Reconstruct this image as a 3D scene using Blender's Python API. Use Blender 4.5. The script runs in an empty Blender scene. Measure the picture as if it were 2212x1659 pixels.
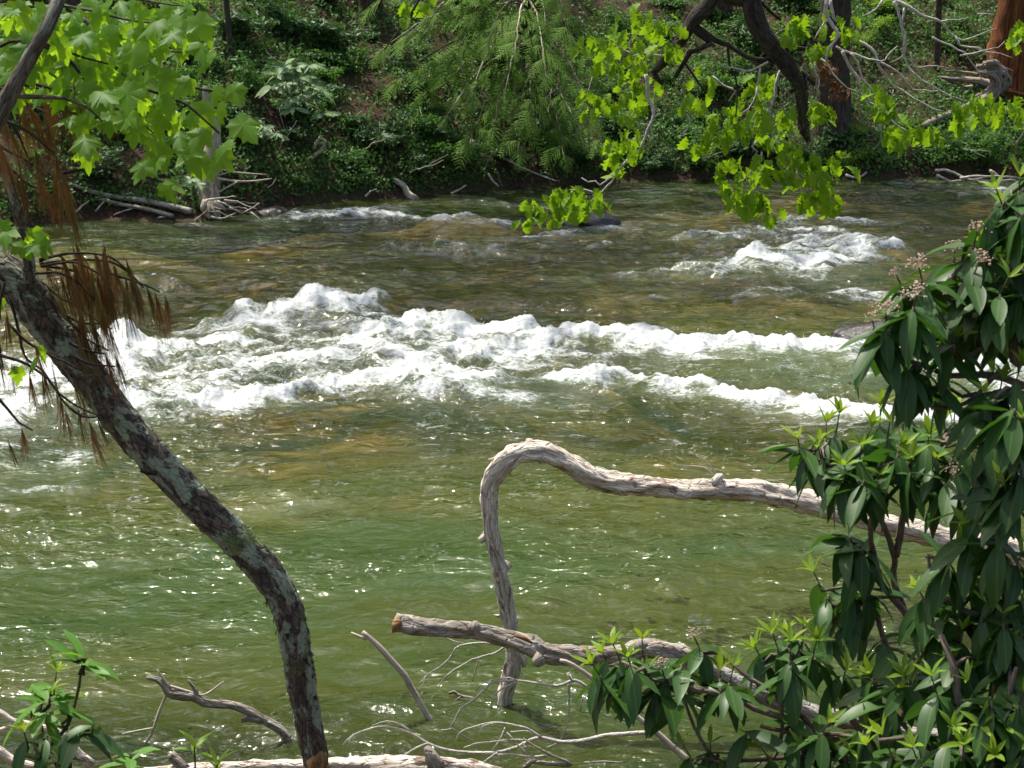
import bpy, math, random
import numpy as np
from mathutils import Vector, Matrix

random.seed(7); RNG = np.random.default_rng(7)
SC = bpy.context.scene
COL = SC.collection
rad = math.radians

# ------------------------------------------------------------------ camera, sky, sun, exposure
H = 3.0; PITCH = rad(12.3); HF = rad(15.0)
cd = bpy.data.cameras.new('camera'); cam = bpy.data.objects.new('camera', cd); COL.objects.link(cam)
cam.location = (0, 0, H); cam.rotation_euler = (math.pi/2 - PITCH, 0, 0)
cd.sensor_width = 36; cd.lens = 18/math.tan(HF); cd.clip_start = 0.1; cd.clip_end = 500
cd.dof.use_dof = True; cd.dof.focus_distance = 9.5; cd.dof.aperture_fstop = 16.0
SC.camera = cam

SUN = Vector((-0.30, 0.30, 0.905)).normalized()          # towards the sun
w = bpy.data.worlds.new('World'); SC.world = w; w.use_nodes = True
wn = w.node_tree.nodes; wl = w.node_tree.links; wn.clear()
sky = wn.new('ShaderNodeTexSky'); sky.sky_type = 'NISHITA'; sky.sun_disc = False
sky.sun_elevation = math.asin(SUN.z); sky.sun_rotation = math.atan2(SUN.x, SUN.y)
sky.air_density = 1.0; sky.dust_density = 5.0; sky.ozone_density = 1.0
bg = wn.new('ShaderNodeBackground'); bg.inputs['Strength'].default_value = 0.15
wo = wn.new('ShaderNodeOutputWorld')
wl.new(sky.outputs[0], bg.inputs[0]); wl.new(bg.outputs[0], wo.inputs[0])
sd = bpy.data.lights.new('sun', 'SUN'); sd.energy = 4.8; sd.angle = rad(0.5); sd.color = (1.0, 0.95, 0.86)
sun = bpy.data.objects.new('sun', sd); COL.objects.link(sun)
sun.rotation_euler = (-SUN).to_track_quat('-Z', 'Y').to_euler(); sun.location = (0, 10, 30)
vs = SC.view_settings; vs.view_transform = 'Standard'; vs.look = 'None'; vs.gamma = 1.0
vs.exposure = 0.45
SC.cycles.max_bounces = 4; SC.cycles.diffuse_bounces = 2; SC.cycles.glossy_bounces = 2; SC.cycles.transmission_bounces = 3; SC.cycles.transparent_max_bounces = 4; SC.cycles.use_light_tree = False
SC.cycles.use_adaptive_sampling = True; SC.cycles.adaptive_threshold = 0.02
SC.cycles.caustics_reflective = False; SC.cycles.caustics_refractive = False
SC.cycles.sample_clamp_indirect = 4.0

# ------------------------------------------------------------------ rays: a place in the photo + a distance -> a point
FP = 1106/math.tan(HF); cp, sp_ = math.cos(PITCH), math.sin(PITCH)
def ray(x, y):
    a = (x-1106)/FP; b = (829.5-y)/FP
    return Vector((a, cp + b*sp_, -sp_ + b*cp))
def P(x, y, Y):
    r = ray(x, y); t = Y/r.y
    return Vector((r.x*t, Y, H + r.z*t))
def W(x, y, z=0.0):
    r = ray(x, y); t = (z-H)/r.z
    return Vector((r.x*t, r.y*t, z))
def crop(ox, oy, wd):
    k = wd/2212*.97359
    return lambda x, y: (ox*.97359 + k*x, oy*.97359 + k*y)
C1 = crop(0, 0, 760); C2 = crop(760, 0, 760); C3 = crop(1512, 0, 760)
C6 = crop(1512, 560, 760); C7 = crop(0, 1134, 760); C8 = crop(760, 1134, 760); C9 = crop(1512, 1134, 760)
CA = crop(400, 200, 500); CB = crop(0, 400, 500); CC = crop(1772, 0, 500); C4 = crop(0, 560, 760)
def mp(c, pts): return [c(*p) for p in pts]

# ------------------------------------------------------------------ noise
_p = np.random.default_rng(3).permutation(256); _p = np.concatenate([_p, _p])
_ang = np.random.default_rng(4).random(256)*2*np.pi; _gx = np.cos(_ang); _gy = np.sin(_ang)
def perlin(x, y, s=0):
    x = np.asarray(x, float) + 17.3*s; y = np.asarray(y, float) + 9.1*s
    xi = np.floor(x).astype(int); yi = np.floor(y).astype(int); xf = x-xi; yf = y-yi
    u = xf*xf*xf*(xf*(xf*6-15)+10); v = yf*yf*yf*(yf*(yf*6-15)+10)
    def g(i, j, fx, fy):
        h = _p[(_p[(xi+i) & 255] + yi + j) & 255]
        return _gx[h]*fx + _gy[h]*fy
    a = g(0, 0, xf, yf); b = g(1, 0, xf-1, yf); c = g(0, 1, xf, yf-1); d = g(1, 1, xf-1, yf-1)
    return 1.5*((a*(1-u)+b*u)*(1-v) + (c*(1-u)+d*u)*v)
def fbm(x, y, o=4, s=0):
    r = 0; a = .5
    for i in range(o): r = r + a*perlin(x*2**i, y*2**i, s+i*3); a *= .5
    return r
def sstep(a, b, x):
    t = np.clip((x-a)/(b-a), 0, 1); return t*t*(3-2*t)

# ------------------------------------------------------------------ mesh helpers
def mesh_np(name, V, F, mat=None, smooth=True, tc=None, attrs=None):
    V = np.asarray(V, np.float32); F = np.asarray(F, np.int32)
    me = bpy.data.meshes.new(name); me.vertices.add(len(V)); me.vertices.foreach_set('co', V.ravel())
    me.loops.add(F.size); me.loops.foreach_set('vertex_index', F.ravel())
    me.polygons.add(len(F)); me.polygons.foreach_set('loop_start', np.arange(0, F.size, F.shape[1], dtype=np.int32))
    me.polygons.foreach_set('use_smooth', np.full(len(F), smooth))
    me.update(calc_edges=True)
    if tc is not None:
        a = me.attributes.new('tc', 'FLOAT_VECTOR', 'POINT'); a.data.foreach_set('vector', np.asarray(tc, np.float32).ravel())
    for k, v in (attrs or {}).items():
        a = me.attributes.new(k, 'FLOAT', 'POINT'); a.data.foreach_set('value', np.asarray(v, np.float32).ravel())
    if mat: me.materials.append(mat)
    return me
def link(name, me, parent=None, mw=None, world=False):
    o = bpy.data.objects.new(name, me); COL.objects.link(o)
    if parent is not None:
        o.parent = parent
        if world: o.matrix_parent_inverse = Matrix.Translation(-parent.location)
    if mw is not None: o.matrix_basis = mw
    return o
def tag(o, label, cat, group=None, kind=None):
    if label: o['label'] = label
    if cat: o['category'] = cat
    if group: o['group'] = group
    if kind: o['kind'] = kind
    return o
def thing(name, label, cat, loc=(0, 0, 0), group=None):
    o = bpy.data.objects.new(name, None); COL.objects.link(o); o.location = loc; o.empty_display_size = .1
    return tag(o, label, cat, group)

def crom(pts, vals, step):
    pts = np.array([list(p) for p in pts], float); vals = np.array(vals, float)
    n = len(pts)
    if n == 2: pts = np.array([pts[0], (pts[0]+pts[1])/2, pts[1]]); vals = np.array([vals[0], vals.mean(), vals[1]]); n = 3
    ext = np.vstack([2*pts[0]-pts[1], pts, 2*pts[-1]-pts[-2]])
    out = []; ov = []
    for i in range(n-1):
        p0, p1, p2, p3 = ext[i:i+4]; L = np.linalg.norm(p2-p1); k = max(1, int(L/step))
        for j in range(k):
            t = j/k
            out.append(.5*(2*p1+(p2-p0)*t+(2*p0-5*p1+4*p2-p3)*t*t+(3*p1-p0-3*p2+p3)*t**3)); ov.append(vals[i]*(1-t)+vals[i+1]*t)
    out.append(pts[-1]); ov.append(vals[-1])
    return np.array(out), np.array(ov)

class MB:
    def __init__(s): s.V = []; s.F = []; s.T = []; s.n = 0
    def add(s, V, F, T=None):
        s.V.append(np.asarray(V, float)); s.F.append(np.asarray(F)+s.n)
        s.T.append(np.asarray(V, float) if T is None else T); s.n += len(V)
    def tube(s, pts, rads, seg=8, step=.05, rough=.08, fr=14., seed=None, wob=0.0):
        """a swept limb: rads = metres at each point; rough = relative lumpiness"""
        if not hasattr(rads, '__len__'): rads = [rads]*len(pts)
        if len(rads) == 2 and len(pts) > 2: rads = list(np.linspace(rads[0], rads[1], len(pts)))
        C, R = crom(pts, rads, step); seed = random.random()*50 if seed is None else seed
        if wob:
            L = np.concatenate([[0], np.cumsum(np.linalg.norm(np.diff(C, axis=0), axis=1))])
            for a in range(3): C[:, a] += wob*(perlin(L*5, L*0+a*7.7, seed)+.35*perlin(L*17, L*0+a*3.7, seed+1))*np.minimum(1, L/.1)
        T = np.gradient(C, axis=0); T /= np.linalg.norm(T, axis=1)[:, None]+1e-9
        n = len(C); N = np.zeros_like(C); a = np.array([0.31, .2, 1.]); a = np.array([1., .2, .1]) if abs(T[0] @ a) > .9 else a
        N[0] = a - T[0]*(a @ T[0]); N[0] /= np.linalg.norm(N[0])
        for i in range(1, n):
            v = N[i-1]-T[i]*(N[i-1] @ T[i]); N[i] = v/(np.linalg.norm(v)+1e-9)
        B = np.cross(T, N); th = np.arange(seg)*2*np.pi/seg
        L = np.concatenate([[0], np.cumsum(np.linalg.norm(np.diff(C, axis=0), axis=1))])
        ct, st = np.cos(th), np.sin(th)
        rr = max(R.max(), 1e-4)
        nz = fbm(ct[None, :]*1.6 + L[:, None]*fr*.35, st[None, :]*1.6 + L[:, None]*fr*.22, 3, seed)
        nz2 = perlin(ct[None, :]*4+L[:, None]*fr*1.3, st[None, :]*4-L[:, None]*fr*.9, seed+4)
        rad_ = R[:, None]*(1+rough*2.2*nz+rough*nz2)
        V = C[:, None, :] + rad_[..., None]*(ct[None, :, None]*N[:, None, :]+st[None, :, None]*B[:, None, :])
        tc = np.stack([np.broadcast_to(ct*rr, (n, seg)), np.broadcast_to(st*rr, (n, seg)), np.broadcast_to(L[:, None], (n, seg))], -1)
        V = np.concatenate([V, C[-1][None, None]+.02*(V[-1:]-C[-1]) + T[-1]*R[-1]*.15, ], 0); tc = np.concatenate([tc, tc[-1:]], 0)
        V = np.concatenate([C[0][None, None]+.02*(V[:1]-C[0]) - T[0]*R[0]*.15, V], 0); tc = np.concatenate([tc[:1], tc], 0); n += 2
        i, j = np.meshgrid(np.arange(n-1), np.arange(seg), indexing='ij'); j2 = (j+1) % seg
        F = np.stack([i*seg+j, i*seg+j2, (i+1)*seg+j2, (i+1)*seg+j], -1).reshape(-1, 4)
        s.add(V.reshape(-1, 3), F, tc.reshape(-1, 3))
        return s
    def mesh(s, name, mat, smooth=True):
        return mesh_np(name, np.concatenate(s.V), np.concatenate(s.F), mat, smooth, np.concatenate(s.T))
    def build(s, name, mat, parent=None, smooth=True):
        return link(name, s.mesh(name, mat, smooth), parent, world=parent is not None)

def basis(pos, d, nrm, sc):
    """leaf matrix: local +Y along d, +Z near nrm"""
    y = Vector(d).normalized(); z = Vector(nrm); z = (z - y*z.dot(y))
    if z.length < 1e-4: z = y.orthogonal()
    z.normalize(); x = y.cross(z)
    m = Matrix((x, y, z)).transposed().to_4x4()
    return Matrix.Translation(pos) @ m @ Matrix.Diagonal((sc, sc, sc, 1))
QUEUE = []
def put(name, me, root, mw, rest='foliage', par=None):
    QUEUE.append((name, me, root, mw, rest, par))
def flush_queue():
    '''the 300 largest of a kind on one thing as parts, the rest as one part of stuff'''
    by = {}
    for q in QUEUE: by.setdefault((q[2].name, q[0]), []).append(q)
    for (_, nm_), lst in by.items():
        lst.sort(key=lambda q: -q[3].to_scale().y/max(.5, (q[3].translation-cam.location).length))
        for q in lst[:300]:
            if q[5]: link(nm_, q[1], q[5], q[3])
            else: link(nm_, q[1], q[2], Matrix.Translation(-q[2].location) @ q[3])
        if len(lst) > 300:
            VV = []; FF = []; n0 = 0
            for q in lst[300:]:
                nv = len(q[1].vertices); co = np.empty(nv*3, np.float32); q[1].vertices.foreach_get('co', co); co = co.reshape(-1, 3)
                m_ = np.array(q[3]); VV.append(co @ m_[:3, :3].T + m_[:3, 3]); k = len(q[1].polygons[0].vertices)
                fi = np.empty(len(q[1].loops), np.int32); q[1].loops.foreach_get('vertex_index', fi); FF.append(fi.reshape(-1, k)+n0); n0 += nv
            o = link(lst[0][4], mesh_np(lst[0][4], np.concatenate(VV), np.concatenate(FF), lst[0][1].materials[0]), lst[0][2], world=True); o['kind'] = 'stuff'
def rv(k=1.0): return Vector((random.gauss(0, k), random.gauss(0, k), random.gauss(0, k)))
def U(a, b): return random.uniform(a, b)

# ------------------------------------------------------------------ materials
class M:
    def __init__(s, name):
        s.m = bpy.data.materials.new(name); s.m.use_nodes = True; s.t = s.m.node_tree; s.t.nodes.clear()
        s.out = s.t.nodes.new('ShaderNodeOutputMaterial')
    def n(s, typ, **kw):
        nd = s.t.nodes.new('ShaderNode'+typ); ins = kw.pop('ins', {})
        for k, v in kw.items(): setattr(nd, k, v)
        for k, v in ins.items():
            if isinstance(v, bpy.types.NodeSocket): s.t.links.new(v, nd.inputs[k])
            else: nd.inputs[k].default_value = v
        return nd
    def math(s, op, a, b=0.0, clamp=False):
        nd = s.t.nodes.new('ShaderNodeMath'); nd.operation = op; nd.use_clamp = clamp
        for i, v in enumerate((a, b)):
            if isinstance(v, bpy.types.NodeSocket): s.t.links.new(v, nd.inputs[i])
            else: nd.inputs[i].default_value = v
        return nd.outputs[0]
    def mix(s, f, a, b):
        nd = s.t.nodes.new('ShaderNodeMix'); nd.data_type = 'RGBA'
        for i, v in ((0, f), (6, a), (7, b)):
            if isinstance(v, bpy.types.NodeSocket): s.t.links.new(v, nd.inputs[i])
            else: nd.inputs[i].default_value = v if i == 0 else (*v, 1)[:4]
        return nd.outputs[2]
    def ramp(s, f, stops):
        nd = s.t.nodes.new('ShaderNodeValToRGB'); s.t.links.new(f, nd.inputs[0]); e = nd.color_ramp.elements
        while len(e) < len(stops): e.new(.5)
        for i, (p, c) in enumerate(stops): e[i].position = p; e[i].color = (*c, 1)
        return nd.outputs[0]
    def step(s, v, a, b):
        nd = s.n('MapRange', interpolation_type='SMOOTHSTEP', ins={0: v, 1: a, 2: b}); return nd.outputs[0]
    def noise(s, vec, scale, detail=4, rough=.55, dist=0.0):
        return s.n('TexNoise', ins={'Vector': vec, 'Scale': scale, 'Detail': detail, 'Roughness': rough, 'Distortion': dist}).outputs['Fac']
    def mapping(s, vec, sc):
        return s.n('Mapping', ins={'Vector': vec, 'Scale': sc}).outputs[0]
    def done(s, sh): s.t.links.new(sh, s.out.inputs[0]); return s.m

def leaf_mat(name, c1, c2, tr, tf=.4, rough=.45, spec=.4, island=False, midrib=None, young=None):
    m = M(name)
    r = m.n('NewGeometry').outputs['Random Per Island'] if island else m.n('ObjectInfo').outputs['Random']
    pos = m.n('TexCoord').outputs['Object']
    nz = m.noise(m.n('NewGeometry').outputs['Position'], 9 if not island else 2.0, 3)
    f = m.math('ADD', m.math('MULTIPLY', r, .6), m.math('MULTIPLY', nz, .5), True)
    col = m.mix(f, c1, c2)
    trc = m.mix(f, tr, tuple(v*.75 for v in tr))
    if midrib:
        x = m.math('ABSOLUTE', m.n('SeparateXYZ', ins={0: pos}).outputs[0])
        k = m.math('SUBTRACT', 1.0, m.step(x, .006, .02)); col = m.mix(m.math('MULTIPLY', k, .75), col, midrib)
    b = m.n('BsdfPrincipled', ins={'Base Color': col, 'Roughness': rough, 'Specular IOR Level': spec})
    t = m.n('BsdfTranslucent', ins={'Color': trc})
    return m.done(m.n('MixShader', ins={0: tf, 1: b.outputs[0], 2: t.outputs[0]}).outputs[0])

def bark_mat(name, dark, light, lichen=None, lich_amt=.5, moss=None, scale=1.0, stretch=.35, bump=.6, rough=.9, crack=True):
    m = M(name); tc = m.n('Attribute', attribute_name='tc').outputs['Vector']
    v = m.mapping(tc, (1, 1, stretch))
    n1 = m.noise(v, 28*scale, 6, .65, .4); n2 = m.noise(tc, 6*scale, 4); vo = m.n('TexVoronoi', feature='DISTANCE_TO_EDGE', ins={'Vector': v, 'Scale': 45*scale}).outputs['Distance']
    col = m.mix(m.step(n1, .3, .7), dark, light)
    if crack: col = m.mix(m.math('MULTIPLY', m.math('SUBTRACT', 1.0, m.step(vo, .0, .09)), .7), col, tuple(c*.35 for c in dark))
    else:
        fz = m.math('ABSOLUTE', m.math('SUBTRACT', m.noise(m.mapping(tc, (1, 1, stretch*.35)), 60*scale, 3, .6, .3), .5))
        col = m.mix(m.math('MULTIPLY', m.math('SUBTRACT', 1.0, m.step(fz, .0, .035)), .6), col, tuple(c*.4 for c in dark))
    col = m.mix(m.math('MULTIPLY', m.step(n2, .45, .7), .45), col, tuple(c*.6+.01 for c in dark))
    if lichen:
        ln = m.noise(m.mapping(tc, (1, 1, .6)), 11*scale, 7, .68, .6)
        k = m.step(ln, .64-.2*lich_amt, .70-.2*lich_amt); col = m.mix(m.math('MULTIPLY', k, .85), col, m.mix(n1, lichen, tuple(c*.6 for c in lichen)))
    if moss:
        mn = m.noise(tc, 5*scale, 5, .6); k = m.step(mn, .55, .68); col = m.mix(m.math('MULTIPLY', k, .85), col, moss)
    bmp = m.n('Bump', ins={'Strength': bump, 'Distance': .01, 'Height': m.math('ADD', n1, m.step(vo, 0, .12))})
    b = m.n('BsdfPrincipled', ins={'Base Color': col, 'Roughness': rough, 'Specular IOR Level': .2, 'Normal': bmp.outputs[0]})
    return m.done(b.outputs[0])

MAT = {}
MAT['pine_bark'] = bark_mat('pine bark with lichen', (.062, .048, .038), (.17, .135, .105), lichen=(.36, .43, .31), lich_amt=.78, moss=(.12, .16, .04), stretch=.6, scale=1.1)
MAT['maple_bark'] = bark_mat('maple bark', (.07, .06, .045), (.19, .17, .13), lichen=(.26, .29, .22), lich_amt=.45)
MAT['oak_bark'] = bark_mat('mossy oak bark', (.025, .02, .016), (.075, .062, .048), lichen=(.12, .14, .09), lich_amt=.3, moss=(.045, .06, .015))
MAT['twig_grey'] = bark_mat('pale twig bark', (.40, .37, .33), (.74, .70, .64), lichen=(.50, .52, .45), lich_amt=.4, crack=False, scale=2)
MAT['drift'] = bark_mat('weathered driftwood', (.48, .40, .31), (.88, .81, .71), lichen=(.24, .165, .11), lich_amt=.52, stretch=.25, scale=1.3, bump=.7, crack=False)
MAT['drift_bark'] = bark_mat('driftwood with flaking bark', (.15, .12, .09), (.46, .42, .36), lichen=(.46, .46, .40), lich_amt=.55, stretch=.35, crack=False)
MAT['stick'] = bark_mat('bare stick', (.34, .28, .22), (.64, .57, .48), stretch=.15, scale=2, crack=False, bump=.2)
MAT['dark_twig'] = bark_mat('dark dead twig', (.03, .024, .02), (.08, .065, .05), scale=2, crack=False)
MAT['laurel_stem'] = bark_mat('laurel stem', (.11, .085, .065), (.26, .21, .17), stretch=.2, scale=1.5, crack=False)
MAT['green_stem'] = bark_mat('green stem', (.05, .06, .02), (.10, .12, .04), scale=2, crack=False)
MAT['cedar'] = bark_mat('red cedar bark', (.10, .032, .012), (.40, .15, .055), stretch=.05, scale=.7, bump=.9)
MAT['far_bark'] = bark_mat('far tree bark', (.05, .038, .028), (.14, .11, .08), moss=(.05, .07, .02), scale=.6)
MAT['snag'] = bark_mat('peeling pale bark', (.28, .22, .15), (.68, .61, .49), lichen=(.26, .23, .14), lich_amt=.45, scale=.6, crack=False)
MAT['root_wood'] = bark_mat('bleached root wood', (.20, .15, .11), (.52, .44, .37), stretch=.08, scale=.5, bump=.9, crack=False)
MAT['heartwood'] = bark_mat('split orange heartwood', (.16, .085, .035), (.40, .24, .11), stretch=.08, bump=.5, crack=False)

MAT['maple'] = leaf_mat('maple leaf', (.05, .14, .018), (.09, .20, .022), (.44, .74, .02), .55, .5, .22, midrib=(.13, .24, .05))
MAT['oak'] = leaf_mat('young oak leaf', (.10, .21, .010), (.17, .30, .015), (.30, .52, .012), .45, .55, .2)
MAT['laurel'] = leaf_mat('laurel leaf', (.022, .066, .012), (.042, .108, .018), (.07, .20, .015), .25, .45, .36, midrib=(.09, .16, .04))
MAT['laurel_young'] = leaf_mat('young laurel leaf', (.12, .25, .02), (.20, .31, .03), (.36, .52, .03), .35, .5, .3)
MAT['broad_young'] = leaf_mat('fresh shrub leaf', (.07, .19, .025), (.11, .25, .035), (.22, .46, .03), .35, .5, .3, midrib=(.16, .30, .06))
MAT['rhodo'] = leaf_mat('rhododendron leaf', (.12, .22, .085), (.18, .28, .12), (.14, .26, .06), .2, .55, .25, midrib=(.2, .26, .12))
MAT['hemlock'] = leaf_mat('hemlock spray', (.085, .17, .026), (.14, .25, .038), (.20, .40, .03), .35, .7, .1)
MAT['under_a'] = leaf_mat('undergrowth leaf', (.04, .115, .020), (.09, .20, .034), (.13, .32, .03), .35, .55, .3, island=True)
MAT['under_b'] = leaf_mat('dark undergrowth leaf', (.030, .085, .024), (.07, .14, .042), (.08, .20, .03), .25, .5, .3, island=True)
MAT['under_c'] = leaf_mat('pale undergrowth leaf', (.13, .27, .03), (.20, .34, .05), (.30, .52, .04), .4, .6, .2, island=True)
MAT['crown'] = leaf_mat('crown foliage', (.035, .09, .015), (.07, .15, .02), (.14, .30, .02), .4, .55, .3, island=True)
MAT['needle'] = leaf_mat('dead pine needles', (.24, .115, .04), (.16, .10, .04), (.30, .14, .04), .3, .7, .15)
MAT['needle2'] = leaf_mat('olive pine needles', (.13, .11, .04), (.19, .115, .04), (.2, .15, .04), .3, .7, .15)
MAT['bud'] = leaf_mat('pink laurel buds', (.50, .33, .27), (.62, .50, .38), (.5, .33, .26), .25, .6, .2)
MAT['deadleaf'] = leaf_mat('dead leaves', (.16, .07, .03), (.24, .12, .06), (.2, .09, .03), .25, .7, .2)
MAT['lichen'] = leaf_mat('beard lichen', (.20, .21, .13), (.28, .28, .18), (.2, .2, .12), .3, .8, .1)

def soil_mat(name, a, b, moss, litter):
    m = M(name); p = m.n('NewGeometry').outputs['Position']
    n1 = m.noise(p, 1.1, 6, .6); n2 = m.noise(p, 14, 5, .65); n3 = m.noise(p, 40, 3)
    vo = m.n('TexVoronoi', ins={'Vector': p, 'Scale': 26.0}); cv = vo.outputs['Color']
    c = m.mix(n2, a, b); c = m.mix(m.math('MULTIPLY', m.step(n1, .45, .62), .8), c, moss)
    c = m.mix(m.math('MULTIPLY', m.step(m.n('SeparateXYZ', ins={0: cv}).outputs[0], .55, .75), .7), c, litter)
    bm = m.n('Bump', ins={'Strength': .8, 'Distance': .03, 'Height': m.math('ADD', n2, m.math('MULTIPLY', n3, .4))})
    return m.done(m.n('BsdfPrincipled', ins={'Base Color': c, 'Roughness': .95, 'Specular IOR Level': .15, 'Normal': bm.outputs[0]}).outputs[0])
MAT['bank'] = soil_mat('bank soil', (.020, .015, .010), (.048, .034, .022), (.030, .050, .014), (.085, .048, .026))
MAT['near_bank'] = soil_mat('near bank soil', (.04, .028, .018), (.09, .06, .04), (.04, .055, .02), (.14, .09, .05))
def bed_mat():
    m = M('river bed'); p = m.n('NewGeometry').outputs['Position']
    vo = m.n('TexVoronoi', ins={'Vector': m.mapping(p, (1, 1.2, 1)), 'Scale': 4.5}); n = m.noise(p, 1.2, 5)
    r = m.n('SeparateXYZ', ins={0: vo.outputs['Color']}).outputs[0]
    c = m.ramp(r, [(0, (.10, .055, .018)), (.5, (.24, .14, .035)), (.85, (.33, .21, .06)), (1, (.36, .15, .05))])
    c = m.mix(m.step(n, .4, .6), c, (.20, .14, .04))
    return m.done(m.n('BsdfPrincipled', ins={'Base Color': c, 'Roughness': .8}).outputs[0])
MAT['bed'] = bed_mat()
def rock_mat():
    m = M('wet dark rock'); p = m.n('NewGeometry').outputs['Position']; n = m.noise(p, 9, 7, .65); n2 = m.noise(p, 45, 5)
    c = m.mix(n, (.012, .011, .010), (.055, .048, .042))
    b = m.n('Bump', ins={'Strength': .8, 'Distance': .03, 'Height': m.math('ADD', n, m.math('MULTIPLY', n2, .4))})
    return m.done(m.n('BsdfPrincipled', ins={'Base Color': c, 'Roughness': m.math('MULTIPLY', n2, .45), 'Normal': b.outputs[0]}).outputs[0])
MAT['rock'] = rock_mat()

def water_mat():
    m = M('river water'); p = m.n('NewGeometry').outputs['Position']
    foam = m.n('Attribute', attribute_name='foam').outputs['Fac']; depth = m.n('Attribute', attribute_name='depth').outputs['Fac']
    veil = m.n('Attribute', attribute_name='veil').outputs['Fac']
    # ripple relief finer than the mesh
    v1 = m.mapping(p, (6.0, 8.0, 6.0)); v2 = m.mapping(p, (17, 22, 17)); v3 = m.mapping(p, (44, 56, 44))
    n1 = m.noise(v1, 1.0, 2, .5, .6); n2 = m.noise(v2, 1.0, 2, .5, .5); n3 = m.noise(v3, 1.0, 1, .5); pt = m.math('ADD', m.math('MULTIPLY', m.step(m.noise(m.mapping(p, (.7, 1.0, 1)), 1.0, 2), .38, .66), 1.5), .35)
    hgt = m.math('ADD', m.math('MULTIPLY', n1, 1.0), m.math('ADD', m.math('MULTIPLY', n2, .17), m.math('MULTIPLY', n3, .03)))
    bmp = m.n('Bump', ins={'Strength': 1.0, 'Distance': .058, 'Height': m.math('MULTIPLY', hgt, pt)}).outputs[0]
    # foam: broken threads and clots
    fa = m.noise(m.mapping(p, (4.5, 9, 9)), 1.0, 5, .68, 1.1)
    fb = m.noise(m.mapping(p, (36, 54, 40)), 1.0, 3, .7, .3)
    rd = m.math('SUBTRACT', 1.0, m.math('MULTIPLY', m.math('ABSOLUTE', m.math('SUBTRACT', m.noise(m.mapping(p, (5.5, 9, 9)), 1.0, 3, .6, 1.6), .5)), 5.0), True)
    thr = m.math('ADD', m.math('MULTIPLY', fa, .85), m.math('ADD', m.math('MULTIPLY', fb, .62), m.math('MULTIPLY', rd, .26)))
    fm = m.math('MULTIPLY', m.step(m.math('ADD', foam, m.math('SUBTRACT', thr, .91)), .34, .80), .97)
    # body of the water: murk by real depth over a visible bed
    murk = m.math('SUBTRACT', 1.0, m.math('POWER', 2.718, m.math('MULTIPLY', depth, -1.5)))
    lown = m.noise(m.mapping(p, (.35, .9, 1)), 1.0, 3)
    green = m.mix(m.step(lown, .35, .65), (.034, .068, .018), (.050, .070, .016))
    green = m.mix(m.math('MULTIPLY', veil, .62), green, (.20, .26, .17))
    dif = m.n('BsdfDiffuse', ins={'Color': green})
    trn = m.n('BsdfTransparent', ins={'Color': (.78, .80, .55, 1)})
    body = m.n('MixShader', ins={0: m.math('MAXIMUM', murk, m.math('MULTIPLY', veil, .85)), 1: trn.outputs[0], 2: dif.outputs[0]})
    fr = m.n('Fresnel', ins={'IOR': 1.333, 'Normal': bmp})
    gl = m.n('BsdfGlossy', ins={'Color': (1, 1, 1, 1), 'Roughness': .07, 'Normal': bmp})
    wat = m.n('MixShader', ins={0: fr.outputs[0], 1: body.outputs[0], 2: gl.outputs[0]})
    fbp = m.n('Bump', ins={'Strength': .7, 'Distance': .016, 'Height': fb}).outputs[0]
    fo = m.n('BsdfPrincipled', ins={'Base Color': (.54, .57, .56, 1), 'Roughness': .4, 'Specular IOR Level': .4, 'Normal': fbp})
    return m.done(m.n('MixShader', ins={0: fm, 1: wat.outputs[0], 2: fo.outputs[0]}).outputs[0])
MAT['water'] = water_mat()
def spray_mat():
    m = M('white spray'); return m.done(m.n('BsdfPrincipled', ins={'Base Color': (.9, .92, .9, 1), 'Roughness': .3}).outputs[0])
MAT['spray'] = spray_mat()

# ------------------------------------------------------------------ terrain
wl_px = [(-250, 505), (0, 500), (200, 476), (420, 474), (560, 458), (700, 442), (900, 430), (1100, 412), (1300, 397), (1500, 392), (1700, 394), (1900, 397), (2212, 388), (2500, 380)]
_w = [W(*q) for q in wl_px]; WX = np.array([v.x for v in _w]); WY = np.array([v.y for v in _w])
def yw(x): return np.interp(x, WX, WY) + .12*perlin(np.asarray(x)*1.3, np.asarray(x)*0+2.2, 5)
def gz(x, y):
    x = np.asarray(x, float); y = np.asarray(y, float); d = y-yw(x)
    z = -.5+.5*sstep(-.9, .0, d) + .38*sstep(-.02, .42, d) + .60*np.maximum(0, d-.3)
    z = z + sstep(.2, 1.2, d)*(.22*perlin(x*.55, y*.55, 1)+.10*perlin(x*1.6, y*1.6, 2)) + .035*perlin(x*5, y*5, 6)
    return z
def onbank(px, py):
    r = ray(px, py)
    for i in range(600):
        Y = 21+i*.03; t = Y/r.y; z = H+r.z*t
        if z <= float(gz(r.x*t, Y)): return Vector((r.x*t, Y, z))
    return Vector((r.x*t, Y, z))
def nb(x, y):                                             # near bank
    x = np.asarray(x, float); y = np.asarray(y, float)
    e = 6.15 + 1.5*sstep(1.1, 2.7, x) - .3*sstep(-1, -3, x) + .15*perlin(x*1.1, x*0, 8)
    d = e-y
    return np.clip(-.4+.4*sstep(-.8, 0, d), -.4, 0) + .46*np.maximum(0, np.minimum(d, 3.0)) + .06*perlin(x*2, y*2, 9)*sstep(0, .5, d) + .02*perlin(x*9, y*9, 3)
def sheet(xs, ys, f):
    X, Y = np.meshgrid(xs, ys); Z = f(X, Y); n, k = len(ys), len(xs)
    i, j = np.meshgrid(np.arange(n-1), np.arange(k-1), indexing='ij')
    F = np.stack([i*k+j, i*k+j+1, (i+1)*k+j+1, (i+1)*k+j], -1).reshape(-1, 4)
    return np.stack([X, Y, Z], -1).reshape(-1, 3), F
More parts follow.
